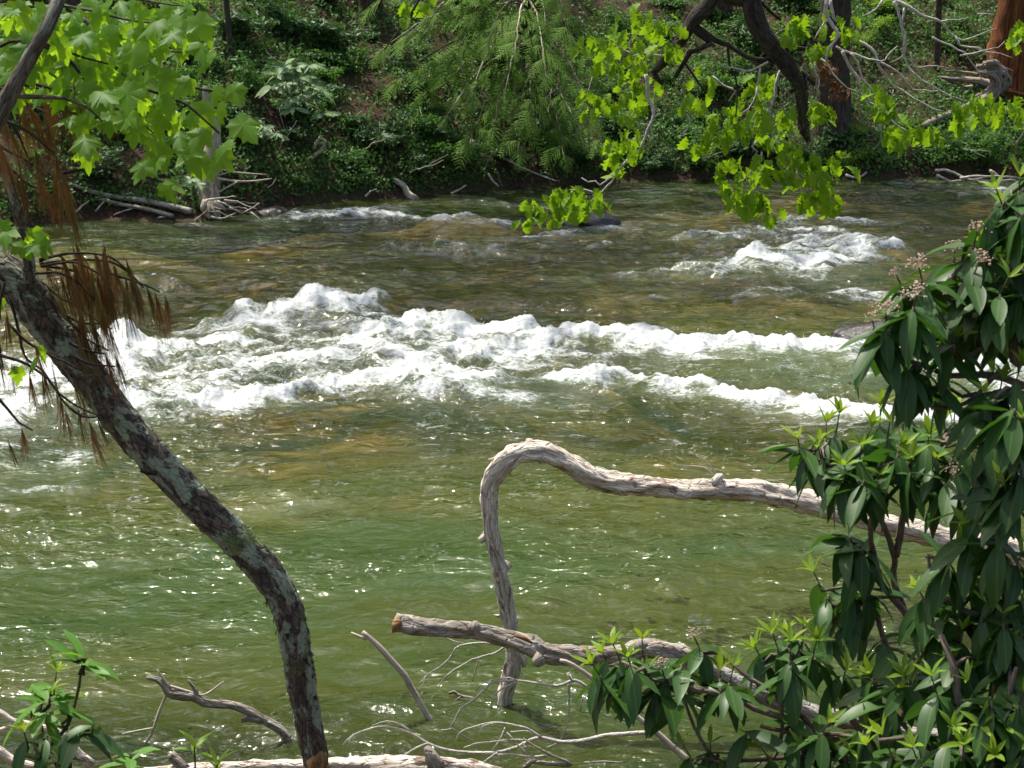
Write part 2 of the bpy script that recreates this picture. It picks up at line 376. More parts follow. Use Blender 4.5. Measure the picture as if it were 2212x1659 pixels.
xs = np.concatenate([np.linspace(-60, -10, 40), np.linspace(-9.9, 9.9, 220), np.linspace(10, 60, 40)])
V, F = sheet(xs, np.concatenate([np.linspace(20, 32, 200), np.linspace(32.3, 75, 60)]), lambda X, Y: np.where(Y < 20.5, -.8, gz(X, Y)))
tag(link('far_bank', mesh_np('far_bank', V, F, MAT['bank'])), 'steep brown leaf-littered far bank under the undergrowth', 'bank', kind='structure')
V, F = sheet(np.linspace(-14, 14, 180), np.linspace(-8, 8.6, 120), nb)
tag(link('near_bank', mesh_np('near_bank', V, F, MAT['near_bank'])), 'near river bank under the laurel bushes', 'bank', kind='structure')
def bed(x, y):
    d = .30 + .75*sstep(12.5, 9.5, y) + .16*perlin(x*.5, y*.6, 11) + .10*perlin(x*1.4, y*1.6, 12)
    d = d - .72*sstep(8.3, 6.6, y)
    d = d + .45*sstep(17, 15.2, y)*sstep(12.5, 14, y)*sstep(.5, 2, x)
    return -np.maximum(.12, d)
V, F = sheet(np.linspace(-60, 60, 400), np.linspace(5, 29, 160), bed)
tag(link('river_bed', mesh_np('river_bed', V, F, MAT['bed'])), 'golden brown stony river bed seen through shallow water', 'river bed', kind='structure')

# ------------------------------------------------------------------ the river
# crests: image points, half-width (m), foam, height (m), downstream tail (m)
CR = [
 ([(470, 715), (530, 705), (600, 700), (660, 705)], .30, .95, .16, .5),
 ([(680, 690), (740, 668), (790, 668), (812, 678)], .20, 1.0, .15, .35),
 ([(590, 715), (700, 712), (800, 725), (860, 735)], .35, .55, .08, .5),
 ([(830, 735), (890, 722), (960, 738), (1030, 735), (1110, 742)], .35, 1.0, .20, .6),
 ([(720, 775), (800, 765), (900, 770), (1020, 775), (1120, 770)], .5, .78, .10, .6),
 ([(700, 838), (770, 828), (860, 818), (930, 835)], .35, .95, .15, .35),
 ([(390, 900), (470, 893), (560, 880), (640, 862), (700, 850)], .24, 1.0, .12, .3),
 ([(250, 800), (330, 778), (420, 772), (500, 760)], .30, .72, .10, .5),
 ([(185, 745), (215, 760), (250, 765), (275, 772)], .22, 1.0, .12, .3),
 ([(-200, 850), (-60, 845), (40, 835), (130, 820), (200, 790)], .6, .95, .10, .5),
 ([(-200, 905), (0, 905), (90, 895), (180, 890), (290, 895)], .4, .85, .08, .5),
 ([(1170, 765), (1250, 752), (1320, 748), (1410, 760), (1520, 762), (1650, 760), (1780, 756), (1880, 757)], .12, 1.0, .075, .34),
 ([(1240, 748), (1300, 744), (1370, 752)], .15, 1.0, .14, .3),
 ([(1960, 765), (2050, 775), (2140, 795), (2300, 800)], .5, .9, .10, .6),
 ([(1280, 828), (1360, 822), (1430, 832), (1500, 850), (1600, 868), (1700, 872), (1780, 882), (1880, 896), (2000, 910), (2110, 918)], .11, 1.0, .06, .30),
 ([(960, 850), (1080, 845), (1200, 838), (1290, 832)], .22, .42, .04, .3),
 ([(930, 800), (1050, 800), (1180, 795), (1270, 790)], .4, .5, .05, .4),
 ([(1640, 575), (1730, 562), (1820, 552), (1905, 548)], .55, .82, .14, .7),
 ([(1430, 592), (1520, 588), (1610, 580)], .4, .68, .08, .5),
 ([(1690, 482), (1780, 478), (1860, 480)], .4, .66, .08, .5),
 ([(1540, 515), (1640, 505), (1720, 498)], .4, .6, .07, .5),
 ([(1700, 525), (1780, 515)], .35, .62, .07, .5),
 ([(1560, 645), (1700, 632), (1830, 638), (1960, 645)], .14, .48, .06, .3),
 ([(1330, 650), (1410, 643), (1480, 640)], .12, .40, .04, .2),
 ([(750, 470), (820, 464), (880, 474), (980, 482), (1060, 484)], .32, .66, .11, .3),
 ([(570, 474), (640, 468), (730, 474)], .3, .60, .08, .3),
 ([(1050, 435), (1100, 442), (1160, 450)], .3, .40, .04, .3),
 ([(1090, 520), (1190, 512), (1290, 498), (1330, 492)], .3, .60, .06, .4),
 ([(1260, 535), (1310, 530)], .2, .6, .06, .3),
 ([(1180, 540), (1220, 536)], .2, .4, .06, .3),
 ([(820, 545), (860, 538), (900, 545)], .22, .42, .14, .3),
 ([(960, 548), (1000, 545), (1040, 548)], .22, .45, .14, .3),
 ([(310, 612), (340, 606), (375, 614)], .2, .42, .13, .25),
 ([(390, 488), (430, 484), (460, 486)], .2, .5, .05, .3),
 ([(1350, 510), (1400, 495), (1440, 488)], .2, .38, .06, .3),
 ([(2080, 420), (2140, 412), (2190, 414)], .25, .45, .05, .3),
 ([(0, 990), (70, 985), (140, 992)], .3, .46, .04, .3),
 ([(20, 1075), (100, 1065), (160, 1070)], .2, .42, .04, .2),
 ([(560, 1100), (620, 1085), (660, 1095)], .16, .30, .05, .2),
]
NR, NC = 760, 720
yy = np.concatenate([np.linspace(4.6, 6.4, 25)[:-1], 6.4 + (29.2-6.4)*(np.linspace(0, 1, NR)**1.12)])
t = np.concatenate([-1-np.geomspace(.02, 9, 26)[::-1], np.linspace(-1, 1, NC), 1+np.geomspace(.02, 9, 26)])
X = t[None, :]*(0.9+.285*yy[:, None]); Y = np.broadcast_to(yy[:, None], X.shape)
xw = X + .25*perlin(X*.8, Y*.8, 21); yv = Y + .18*perlin(X*.7, Y*.9, 22)
turb = .75 + .75*sstep(11, 13.5, Y)*sstep(20.5, 17.5, Y) + .35*sstep(17, 21, Y)
patch = .55+.9*sstep(-.25, .35, fbm(X*.45, Y*.7, 3, 31)); patch = patch*(1-.65*sstep(21.2, 22.0, Y)*sstep(24.2, 23.2, Y)*sstep(2, -1, X))
Z = .03*perlin(X*.4, Y*.6, 23)
for f, a, s in ((.9, .030, 41), (1.9, .028, 42), (3.6, .022, 43), (6.8, .013, 44), (12.5, .005, 45)):
    n = perlin(xw*f*.72, yv*f, s); Z = Z + a*turb*patch*(.6*n + .55*(.5-np.abs(perlin(xw*f*.75+5, yv*f*1.1, s+7))))
foam = np.zeros_like(X); veil = np.zeros_like(X); crestn = 1+.9*perlin(X*1.7, Y*1.1, 51)+.5*perlin(X*5, Y*3, 52)
for pts, hw, fi, hh, tail in CR:
    q = np.array([[W(*p).x, W(*p).y] for p in pts]); m_ = 2.6*max(hw, tail)+.3
    sel = (X > q[:, 0].min()-m_) & (X < q[:, 0].max()+m_) & (Y > q[:, 1].min()-m_) & (Y < q[:, 1].max()+m_)
    x_, y_ = X[sel], Y[sel]
    y_ = y_ + .22*hw*3*perlin(x_*1.6, y_*1.6, 61); x_ = x_ + .2*perlin(x_*2, y_*2, 62)
    best = np.full(x_.shape, 1e9); sg = np.zeros_like(best)
    for a, b in zip(q[:-1], q[1:]):
        ab = b-a; tt = np.clip(((x_-a[0])*ab[0]+(y_-a[1])*ab[1])/(ab@ab), 0, 1)
        dx = x_-a[0]-tt*ab[0]; dy = y_-a[1]-tt*ab[1]; dd = np.hypot(dx, dy); k = dd < best
        best[k] = dd[k]; sg[k] = dy[k]
    wm = np.clip(.85+1.3*perlin(x_*.75, y_*.3, 64)+.5*perlin(x_*2.3, y_*.8, 65), .35, 1.7); hw = hw*wm; tail = tail*wm
    wd = np.where(sg > 0, hw, hw+tail*.8); g = np.exp(-(best/wd)**2); gh = np.exp(-(best/np.where(sg > 0, hw*1.3, hw*.9))**2)
    Z[sel] += hh*gh*np.clip(crestn[sel], .2, 2)*.52
    foam[sel] = np.maximum(foam[sel], fi*np.exp(-(best/np.where(sg > 0, hw*.75, hw+tail*.45))**2))
    veil[sel] = np.maximum(veil[sel], fi*g)
far = sstep(17.5, 19.5, Y)
def poly_mask(poly, soft):
    q = np.array([[W(*p_).x, W(*p_).y] for p_ in poly]); ins = np.zeros(X.shape, bool); dist = np.full(X.shape, 1e9)
    for a, b in zip(q, np.roll(q, -1, 0)):
        c_ = (a[1] > Y) != (b[1] > Y); ins ^= c_ & (X < (b[0]-a[0])*(Y-a[1])/(b[1]-a[1]+1e-12)+a[0])
        ab = b-a; tt = np.clip(((X-a[0])*ab[0]+(Y-a[1])*ab[1])/(ab@ab), 0, 1); dist = np.minimum(dist, np.hypot(X-a[0]-tt*ab[0], Y-a[1]-tt*ab[1]))
    return sstep(-soft, soft, np.where(ins, dist, -dist))
field = poly_mask([(-250, 760), (180, 745), (420, 735), (560, 690), (800, 665), (900, 700), (1120, 715), (1290, 760), (1280, 820), (960, 850), (700, 880), (350, 925), (-250, 940)], .6)
right = poly_mask([(1480, 690+75), (1900, 765), (2300, 770), (2300, 925), (1900, 905), (1500, 850)], .4)
farf = poly_mask([(1380, 600), (1500, 500), (1700, 470), (1950, 520), (1960, 575), (1600, 610)], .7)
foam = np.maximum(foam*.92, .50*field + .22*right + .34*farf); veil = np.maximum(veil, .55*field+.2*right+.25*farf)
chop = (1-2*np.abs(perlin(xw*3.1, yv*3.6, 101)))*.030 + (1-2*np.abs(perlin(xw*6.3, yv*7.2, 102)))*.017 + (1-2*np.abs(perlin(xw*13, yv*15, 103)))*.007
pk = sstep(-.1, .3, fbm(X*.6+3, Y*.9, 3, 133))
Z = Z + (1-sstep(11.5, 13.5, Y))*(.25+pk)*((.5-np.abs(perlin(xw*3.4, yv*4.6, 111)))*.024 + (.5-np.abs(perlin(xw*7.5, yv*9.5, 112)))*.012)
Z = Z + chop*np.clip(field + .6*right + .9*farf + .35*sstep(.3, .8, foam), 0, 1.1)
brk = fbm(xw*2.2, yv*3.6, 4, 71)
foam = np.clip(foam*(.92+1.1*brk) + .20*sstep(.12, .4, fbm(xw*1.1, yv*2.4, 4, 72))*sstep(10.5, 13, Y)*sstep(19, 16.5, Y), 0, .80)
lump = np.abs(fbm(X*5, Y*6, 4, 81)); Z = Z + sstep(.25, .75, foam)*(.045*lump + .022*np.abs(perlin(X*14, Y*18, 84)) + .014*np.abs(perlin(X*27, Y*30, 83)))
depth = Z - bed(X, Y)
V = np.stack([X, Y, Z], -1).reshape(-1, 3); n, k = X.shape
i, j = np.meshgrid(np.arange(n-1), np.arange(k-1), indexing='ij')
F = np.stack([i*k+j, i*k+j+1, (i+1)*k+j+1, (i+1)*k+j], -1).reshape(-1, 4)
river = tag(link('river', mesh_np('river', V, F, MAT['water'], attrs={'foam': foam, 'depth': depth, 'veil': np.clip(veil*(1+.6*brk), 0, 1)})),
            'green-brown river with white rapids and rippled water', 'river', kind='structure')
# spray thrown off the crests
idx = np.nonzero((foam.ravel() > .72) & (np.abs(V[:, 0]) < 8) & (Y.ravel() < 19.5))[0]
idx = RNG.choice(idx, 900); oc = np.array([[1, 0, 0], [-1, 0, 0], [0, 1, 0], [0, -1, 0], [0, 0, 1], [0, 0, -1]], float)
of = np.array([[0, 2, 4], [2, 1, 4], [1, 3, 4], [3, 0, 4], [2, 0, 5], [1, 2, 5], [3, 1, 5], [0, 3, 5]])
cs = V[idx] + np.stack([RNG.normal(0, .05, 900), RNG.normal(0, .04, 900), np.abs(RNG.normal(0, .018, 900))], 1); rs = RNG.uniform(.0015, .0045, 900)
SV = (cs[:, None]+oc[None]*rs[:, None, None]).reshape(-1, 3); SF = (of[None]+np.arange(900)[:, None, None]*6).reshape(-1, 3)
sp = link('spray', mesh_np('spray', SV, SF, MAT['spray']), river); sp['kind'] = 'stuff'

def boulder(name, label, c, sx, sy, sz, seed):
    import bmesh
    bm = bmesh.new(); bmesh.ops.create_icosphere(bm, subdivisions=4, radius=1)
    me = bpy.data.meshes.new(name)
    for v in bm.verts:
        q = v.co; f = 1+.35*float(fbm(q.x*1.3+q.z, q.y*1.3-q.z*.7, 4, seed)); v.co = Vector((q.x*sx*f, q.y*sy*f, q.z*sz*f))
    bm.to_mesh(me); bm.free(); me.materials.append(MAT['rock'])
    for p_ in me.polygons: p_.use_smooth = True
    o = link(name, me); o.location = c; return tag(o, label, 'rock')
boulder('rock', 'dark wet rock breaking the far water under the low oak leaves', W(1275, 486)+Vector((0, 0, .02)), .36, .22, .13, 5)
boulder('rock', 'small dark wet rock near the driftwood pile by the far bank', W(590, 466)+Vector((0, .1, -.02)), .22, .2, .12, 9)
boulder('rock', 'dark wet rock behind the laurel at the right rapids', W(1905, 735)+Vector((0, .1, -.03)), .42, .3, .16, 13)

# ------------------------------------------------------------------ leaf shapes (local +Y = length 1, +Z = upper side)
def strip_leaf(name, prof, bend, fold, mat, curl=0.0, wavy=0.0):
    V = []; F = []
    for i, (y, w_) in enumerate(prof):
        z = -bend*y*y; w_ = max(w_, .004)
        V += [(-w_, y, z+fold*w_+wavy*math.sin(i*2.3)*w_), (0, y, z), (w_, y, z+fold*w_-wavy*math.sin(i*2.3)*w_)]
    V = np.array(V)
    if curl: V[:, 0] += curl*V[:, 1]**2
    # keep length under bend
    for i in range(len(prof)-1):
        a = i*3; F += [(a, a+1, a+4, a+3), (a+1, a+2, a+5, a+4)]
    return mesh_np(name, V, np.array(F), mat)
def lens(n, wmax, p=1.0, tip=.9): return [(i/n, wmax*math.sin(math.pi*(i/n)**tip)**p) for i in range(n+1)]
LAUREL = [strip_leaf('laurel_leaf', lens(7, .165, .8), b, f, MAT['laurel'], c, .05) for b, f, c in ((.15, .35, .04), (.35, .25, -.05), (.5, .3, .08), (.08, .2, -.08))]
YOUNG = [strip_leaf('laurel_young_leaf', lens(5, .13, .9), b, .4, MAT['laurel_young'], c) for b, c in ((.1, .05), (.3, -.05), (-.1, 0))]
BROAD = [strip_leaf('fresh_leaf', lens(6, .155, .8, 1.15), b, .3, MAT['broad_young'], c, .08) for b, c in ((.2, .05), (.4, -.05))]
RHODO = [strip_leaf('rhododendron_leaf', lens(5, .15, .8, 1.15), b, .2, MAT['rhodo'], c) for b, c in ((.2, .04), (.4, -.04))]
oakp = [(0, .02), (.12, .09), (.22, .24), (.30, .16), (.42, .36), (.52, .23), (.64, .40), (.75, .25), (.88, .25), (1, .02)]
OAK = [strip_leaf('oak_leaf', oakp, b, f, MAT['oak'], c, .25) for b, f, c in ((.25, .45, .05), (.5, .3, -.06), (.1, .6, .0), (.7, .5, .1))]
def maple_leaf(bend, fold, seed):
    r = random.Random(seed)
    half = [(.05, -.02), (.20, -.10), (.30, .0), (.42, .02), (.36, .14), (.62, .42), (.48, .40), (.46, .50), (.30, .46), (.27, .56), (.30, .72), (.16, .72), (.11, .86)]
    pts = [(0, 0)] + [(x*(1+r.uniform(-.06, .06)), y) for x, y in half] + [(0, 1.0)] + [(-x*(1+r.uniform(-.06, .06)), y) for x, y in half[::-1]]
    V = [(0, .32, 0)] + [(x, y, 0) for x, y in pts]; V = np.array(V, float)
    V[:, 2] = -fold*np.abs(V[:, 0])**1.3 - bend*(V[:, 1]-.1)**2 + .05*np.sin(V[:, 0]*9+seed)
    V[0, 2] += .02; n = len(pts)
    return mesh_np('maple_leaf', V*np.array([.92, 1, 1]), np.array([(0, 1+i, 1+(i+1) % n) for i in range(n)]), MAT['maple'])
MAPLE = [maple_leaf(.25, .25, 1), maple_leaf(.45, .35, 2), maple_leaf(.1, .45, 3), maple_leaf(.6, .15, 4)]
for lst in (LAUREL, OAK, MAPLE):
    pass

# ------------------------------------------------------------------ far bank: undergrowth
def leaf_cloud(pos, nrm, size, wl=.45, jit=.5, pts4=True):
    """many folded leaf diamonds as one mesh (n x 4 verts, 2 tris)"""
    n = len(pos); a = RNG.normal(0, 1, (n, 3)); z = nrm + jit*RNG.normal(0, 1, (n, 3)); z /= np.linalg.norm(z, axis=1)[:, None]
    y = a - z*(a*z).sum(1)[:, None]; y[:, 2] -= .5; y /= np.linalg.norm(y, axis=1)[:, None]; x = np.cross(y, z)
    s = (size*RNG.uniform(.6, 1.3, n))[:, None]
    p0 = pos - y*s*.5; p2 = pos + y*s*.5; p1 = pos + x*s*wl*.5 + z*s*.08 - y*s*.05; p3 = pos - x*s*wl*.5 + z*s*.08 - y*s*.05
    V = np.stack([p0, p1, p2, p3], 1).reshape(-1, 3); b = np.arange(n)[:, None]*4
    F = np.concatenate([b+np.array([[0, 1, 2]]), b+np.array([[0, 2, 3]])], 1).reshape(-1, 3)
    return V, F
def shrub_proto(kind, seed):
    r = np.random.default_rng(seed); rnd = random.Random(seed)
    stems = MB(); P_ = []; N_ = []
    k = 7 if kind != 'c' else 10
    for s in range(k):
        a = rnd.uniform(0, 6.28); e = rnd.uniform(.35, 1.0); L = rnd.uniform(.55, 1.0)
        tip = Vector((math.cos(a)*L*.8*(1.1-e*.5), math.sin(a)*L*.8*(1.1-e*.5), L*e))
        mid = Vector((tip.x*.35, tip.y*.35, tip.z*.62)); stems.tube([Vector((0, 0, -.15)), mid, tip], [.012, .004], 5, .2, 0)
        nl = 120
        tt = r.random(nl)**.6; c = (1-tt)[:, None]**2*np.array([0, 0, .1]) + 2*(tt*(1-tt))[:, None]*np.array(mid) + (tt**2)[:, None]*np.array(tip)
        off = r.normal(0, 1, (nl, 3)); off /= np.linalg.norm(off, axis=1)[:, None]; off[:, 2] *= .55
        P_.append(c + off*(.08+.22*r.random(nl)[:, None])*np.array([1, 1, .8])); N_.append(off*.6+np.array([0, -.25, .8]))
    sz = {'a': .10, 'b': .18, 'c': .09}[kind]; V, F = leaf_cloud(np.concatenate(P_), np.concatenate(N_), sz, {'a': .55, 'b': .34, 'c': .4}[kind], .45)
    return mesh_np('undergrowth_leaves', V, F, MAT['under_'+kind], False), stems.mesh('undergrowth_stems', MAT['laurel_stem'])
PROTO = {k: [shrub_proto(k, 100+i*7+ord(k)) for i in range(4)] for k in 'abc'}
LAB = {'a': ('leafy_shrub', 'small bright green leafy bush among the undergrowth on the far bank', 'bush', 'bright leafy bushes on the far bank'),
       'b': ('laurel_bush', 'dark narrow-leaved laurel bush in the undergrowth on the far bank', 'bush', 'dark laurel bushes on the far bank'),
       'c': ('fine_leaved_shrub', 'pale green fine-leaved bush among the undergrowth on the far bank', 'bush', 'pale fine-leaved bushes on the far bank')}
LM = {'pale dead trunk': (455, 300), 'pale logs': (290, 400), 'large rhododendron': (650, 180), 'curled root': (690, 310), 'hemlock trunk': (1135, 60), 'hemlock hollow': (1020, 320), 'lowest oak leaves': (1215, 420), 'oak limb tip': (1745, 310), 'upper oak leaves': (1350, 90), 'right debris': (2080, 380), 'maple trunk': (80, 80), 'grey root stump': (870, 410),
      'mossy trunk': (1795, 150), 'dark sapling': (2010, 70), 'red-barked trunk': (2185, 90), 'bleached root': (2130, 190), 'fallen log': (2010, 260), 'grey sapling': (485, 60), 'topmost brown trunk': (790, 10), 'middle oak leaves': (1570, 300), 'left edge': (0, 300)}
ORD = ['nearest', 'second nearest', 'third nearest', 'fourth nearest', 'fifth nearest', 'sixth nearest', 'seventh nearest', 'eighth nearest', 'ninth nearest', 'tenth nearest', 'eleventh nearest', 'twelfth nearest', 'thirteenth nearest', 'fourteenth nearest', 'fifteenth nearest', 'sixteenth nearest']
SHR = []
for row, py in enumerate(range(15, 480, 50)):
    for px in range(-40, 2280, 96):
        x = px+U(-40, 40)+(row % 2)*46; y = py+U(-20, 20)
        lim = np.interp(x, [0, 420, 700, 1100, 1500, 2212], [460, 440, 412, 385, 362, 366])
        if y > lim or random.random() < .1: continue
        if 170 < x < 600 and y > 350 and not (x < 400 and random.random() < .3 and y < 390): continue     # driftwood, open mud
        if 540 < x < 700 and 80 < y < 135 and random.random() < .6: continue
        if 640 < x < 740 and 280 < y < 375: continue
        if 1900 < x < 2212 and 120 < y < 300 and random.random() < .85: continue
        if 1740 < x < 1850 and 40 < y < 300: continue
        if 2130 < x and y < 200: continue
        q = random.random()
        if x > 1750 and y < 150: kind = 'c' if q < .7 else 'a'
        elif x > 1800 and y > 240: kind = 'c' if q < .4 else 'a'
        elif x > 1250: kind = 'b' if q < .45 else 'a'
        elif y < 130 and x < 900: kind = 'b' if q < .5 else 'c'
        else: kind = 'a' if q < .65 else 'b'
        SHR.append((x, y, kind))
tally = {}
for x, y, kind in SHR:
    lm = min(LM, key=lambda k: math.hypot(LM[k][0]-x, (LM[k][1]-y)*1.3)); tally.setdefault((lm, kind), []).append((math.hypot(LM[lm][0]-x, LM[lm][1]-y), x, y))
KN = {'a': ('leafy_shrub', 'bright green leafy bush', 'bright leafy bushes on the far bank'), 'b': ('laurel_bush', 'dark narrow-leaved bush', 'dark narrow-leaved bushes on the far bank'), 'c': ('fine_leaved_shrub', 'pale fine-leaved bush', 'pale fine-leaved bushes on the far bank')}
for (lm, kind), lst in tally.items():
    for i, (_, x, y) in enumerate(sorted(lst)):
        nm_, ds, gp_ = KN[kind]; p = onbank(x, y); s_ = U(.30, .58) if random.random() < .72 else U(.62, .85)
        r = thing(nm_, ds+' on the far bank, '+ORD[min(i, 15)]+' to the '+lm, 'bush', p, gp_); r.rotation_euler = (rad(U(-5, 14)), 0, U(0, 6.28)); r.scale = (s_, s_, s_*.72)
        a, b = random.choice(PROTO[kind]); link('foliage', a, r); link('stem', b, r)
# ground cover between them
n = 115000; gx = RNG.uniform(-9.5, 9.5, n); gd = .12+RNG.random(n)**1.2*7.5; gy = yw(gx)+gd
keep = fbm(gx*.9, gy*1.4, 3, 91) + .25*RNG.normal(0, 1, n)*.5 > -.14; gx, gy, gd = gx[keep], gy[keep], gd[keep]
pos = np.stack([gx, gy, gz(gx, gy)+RNG.uniform(.0, .16, len(gx))], 1); V, F = leaf_cloud(pos, np.array([[0, -.6, .75]]), .066, .6, .45)
tag(link('ground_cover', mesh_np('ground_cover', V, F, MAT['under_a'], False)), 'low green ground cover spread over the far bank', 'ground cover', kind='stuff')
n = 5000; gx = RNG.uniform(-9.5, 9.5, n); gy = yw(gx)+RNG.random(n)*7; keep = fbm(gx*.7+5, gy*.9, 3, 95) > .16; gx, gy = gx[keep], gy[keep]
V, F = leaf_cloud(np.stack([gx, gy, gz(gx, gy)+.015], 1), np.array([[0, -.4, .9]]), .075, .6, .35)
tag(link('leaf_litter', mesh_np('leaf_litter', V, F, bpy.data.materials['dead leaves'], False)), 'fallen rust-brown leaves lying on the far bank', 'leaf litter', kind='stuff')

# ------------------------------------------------------------------ far trees (their crowns stand above the frame, mirrored in the water)
def crown_mesh(seed, rx, rz, n, size):
    r = np.random.default_rng(seed); ctr = r.normal(0, 1, (46, 3)); ctr /= np.linalg.norm(ctr, axis=1)[:, None]; ctr *= r.uniform(.35, 1, (46, 1))
    ctr *= np.array([rx, rx, rz]); k = r.integers(0, 46, n); off = r.normal(0, .5, (n, 3))*np.array([1, 1, .5])
    V, F = leaf_cloud(ctr[k]+off, off*.5+np.array([0, 0, .7]), size, .6, .5)
    return mesh_np('crown', V, F, MAT['crown'], False)
CROWN = [crown_mesh(200+i, 3.0, 3.2, 3000, .24) for i in range(3)]
def far_tree(name, label, px, py, r0, h, mat, crown=0, cs=1.0, lean=(0, 0), flare=1.35):
    b = onbank(px, py); root = thing(name, label, 'tree', b)
    lx, ly = lean
    tb = MB().tube([b+Vector((0, 0, -.3)), b+Vector((0, 0, .25)), b+Vector((lx*.15, ly*.15, h*.15)), b+Vector((lx*.5, ly*.5, h*.5)), b+Vector((lx, ly, h))],
                   [r0*flare*1.2, r0*flare, r0, r0*.8, r0*.25], 18, .12, .10, 5)
    tb.build('trunk', mat, root)
    top = b+Vector((lx, ly, h))
    for k in range(5):
        a = k*1.26+U(0, 1); z = h*U(.5, .85); s = b+Vector((lx, ly, 0))*(z/h)+Vector((0, 0, z)); e = s+Vector((math.cos(a), math.sin(a), .6))*U(1.5, 2.6)
        MB().tube([s, (s+e)/2+Vector((0, 0, .25)), e], [r0*.3, r0*.08], 6, .3, .05).build('limb', mat, root)
    c = link('crown', CROWN[crown % 3], root); c.location = (lx*.85, ly*.85, h*.82); c.scale = (cs, cs, cs*h/12); c.rotation_euler = (0, 0, U(0, 6))
    return root
far_tree('broadleaf_tree', 'thick mossy trunk behind the hanging oak branches on the far bank', 1795, 285, .20, 15, MAT['far_bark'], 0, 1.2, (-.5, -3.0))
far_tree('cedar_tree', 'red-barked tree trunk at the right edge of the far bank', 2185, 178, .27, 17, MAT['cedar'], 1, 1.2, (.3, -3.2), 1.5)
far_tree('sapling', 'thin dark sapling trunk left of the red-barked tree', 2022, 150, .045, 9, MAT['far_bark'], 2, .7, (-.2, -.8), 1.1)
far_tree('sapling', 'slender grey sapling trunk above the rhododendron on the far bank', 497, 118, .035, 8, MAT['far_bark'], 0, .7, (-.3, -.8), 1.1)
far_tree('broadleaf_tree', 'dark tree trunk hidden behind the maple leaves on the far bank', 150, 120, .16, 14, MAT['far_bark'], 2, 1.2, (-.2, -2.8))
far_tree('broadleaf_tree', 'dark trunk rising at the top of the far bank between hemlock and oak leaves', 1560, 30, .13, 14, MAT['far_bark'], 1, 1.15, (-.6, -3.6))
far_tree('broadleaf_tree', 'brown trunk at the top of the far bank left of the hemlock', 800, 20, .12, 13, MAT['far_bark'], 0, 1.0, (-.9, -3.6))

# hemlock: feathery drooping sprays
def spray_mesh(seed):
    r = random.Random(seed); V = []; F = []
    def blade(p, d, l, w_):
        q = Vector((-d.y, d.x, 0)); b = len(V); z = Vector((0, 0, -.10*l))
        V.extend([tuple(p), tuple(p+d*l*.5+q*w_), tuple(p+d*l+z), tuple(p+d*l*.5-q*w_)]); F.append((b, b+1, b+2, b+3))
    N_ = 9
    for i in range(N_):
        y = .06+.94*i/N_; c = Vector((.05*math.sin(y*3+seed), y, -.28*y*y))
        for s in (-1, 1):
            L = (.46*(1-y)**.7+.10)*r.uniform(.75, 1.15); a = rad(r.uniform(38, 58)); d = Vector((s*math.sin(a), math.cos(a), -.12))
            b = len(V); q = Vector((-d.y, d.x, 0)); K = 5
            for k in range(K+1):
                t_ = k/K; w_ = .036*(1-.75*t_)*(1.25 if k % 2 else .55); pp = c+d*(L*t_)+Vector((0, 0, -.10*L*t_*t_)); V.extend([tuple(pp-q*w_), tuple(pp+q*w_)])
            for k in range(K): F.append((b+2*k, b+2*k+1, b+2*k+3, b+2*k+2))
    return mesh_np('hemlock_spray', np.array(V), np.array(F), MAT['hemlock'], False)
SPRAY = [spray_mesh(i) for i in range(4)]
hb = onbank(1140, 235); hem = thing('hemlock_tree', 'hemlock with feathery drooping green sprays overhanging the middle of the far bank', 'tree', hb)
MB().tube([hb+Vector((0, 0, -.3)), hb+Vector((0, 0, .3)), hb+Vector((.02, 0, 3)), hb+Vector((.1, .1, 9)), hb+Vector((.1, .2, 16))], [.26, .19, .165, .12, .03], 18, .1, .1, 5).build('trunk', MAT['far_bark'], hem)
c = link('crown', CROWN[1], hem); c.location = (0, .4, 12.5); c.scale = (.75, .75, 1.2)
tips = [(790, 130), (770, 40), (830, 195), (860, 95), (890, 230), (925, 45), (945, 285), (965, 150), (1000, 330), (1010, 220), (1045, 110), (1060, 300), (1090, 205), (1120, 345),
        (1150, 275), (1180, 170), (1205, 335), (1225, 245), (1255, 300), (1290, 270), (1300, 190), (1180, 60), (1240, 100), (1020, 40), (870, 20), (990, 90), (1230, 365), (1110, 120), (930, 190), (1320, 330)]
nsp = 0
for k, (tx, ty) in enumerate(tips):
    dY = -U(1.3, 3.0); tip = P(tx, ty, hb.y+dY); g = float(gz(tip.x, tip.y))+.12
    if tip.z < g: tip.z = g
    z0 = min(tip.z+U(.5, 1.3), hb.z+6); s = Vector((hb.x, hb.y, z0)); s.x += .02*k/30
    mid = s.lerp(tip, .55)+Vector((0, 0, .28)); br = MB().tube([s, mid, tip], [.022, .004], 5, .15, .05, wob=.02).build('branch', MAT['snag'] if k % 3 == 0 else MAT['far_bark'], hem)
    m_ = 10
    for j in range(m_):
        t_ = .28+.68*(j+U(0, .6))/m_; p = s*(1-t_)**2 + mid*2*t_*(1-t_) + tip*t_*t_
        dr = ((mid-s)*(1-t_)+(tip-mid)*t_).normalized(); side = Vector((0, 0, 1)).cross(dr).normalized()*(1 if j % 2 else -1)
        d = (dr*.55+side*U(.4, .9)+Vector((0, 0, -U(.05, .45)))).normalized() if j < m_-1 else (dr+Vector((0, 0, -.3)))
        put('spray', random.choice(SPRAY), hem, basis(p, d, Vector((0, -.6, 1))+rv(.35), U(.24, .42)), par=br); nsp += 1
for k in range(10):                                        # bare grey twigs hanging below the sprays
    tx, ty = U(900, 1300), U(120, 330); a = P(tx, ty, hb.y-1.4); b = P(tx+U(-90, 90), ty+U(50, 130), hb.y-1.8)
    MB().tube([a, (a+b)/2+rv(.06), b], [.007, .003], 4, .08, 0, wob=.04).build('twig', MAT['snag'], hem)

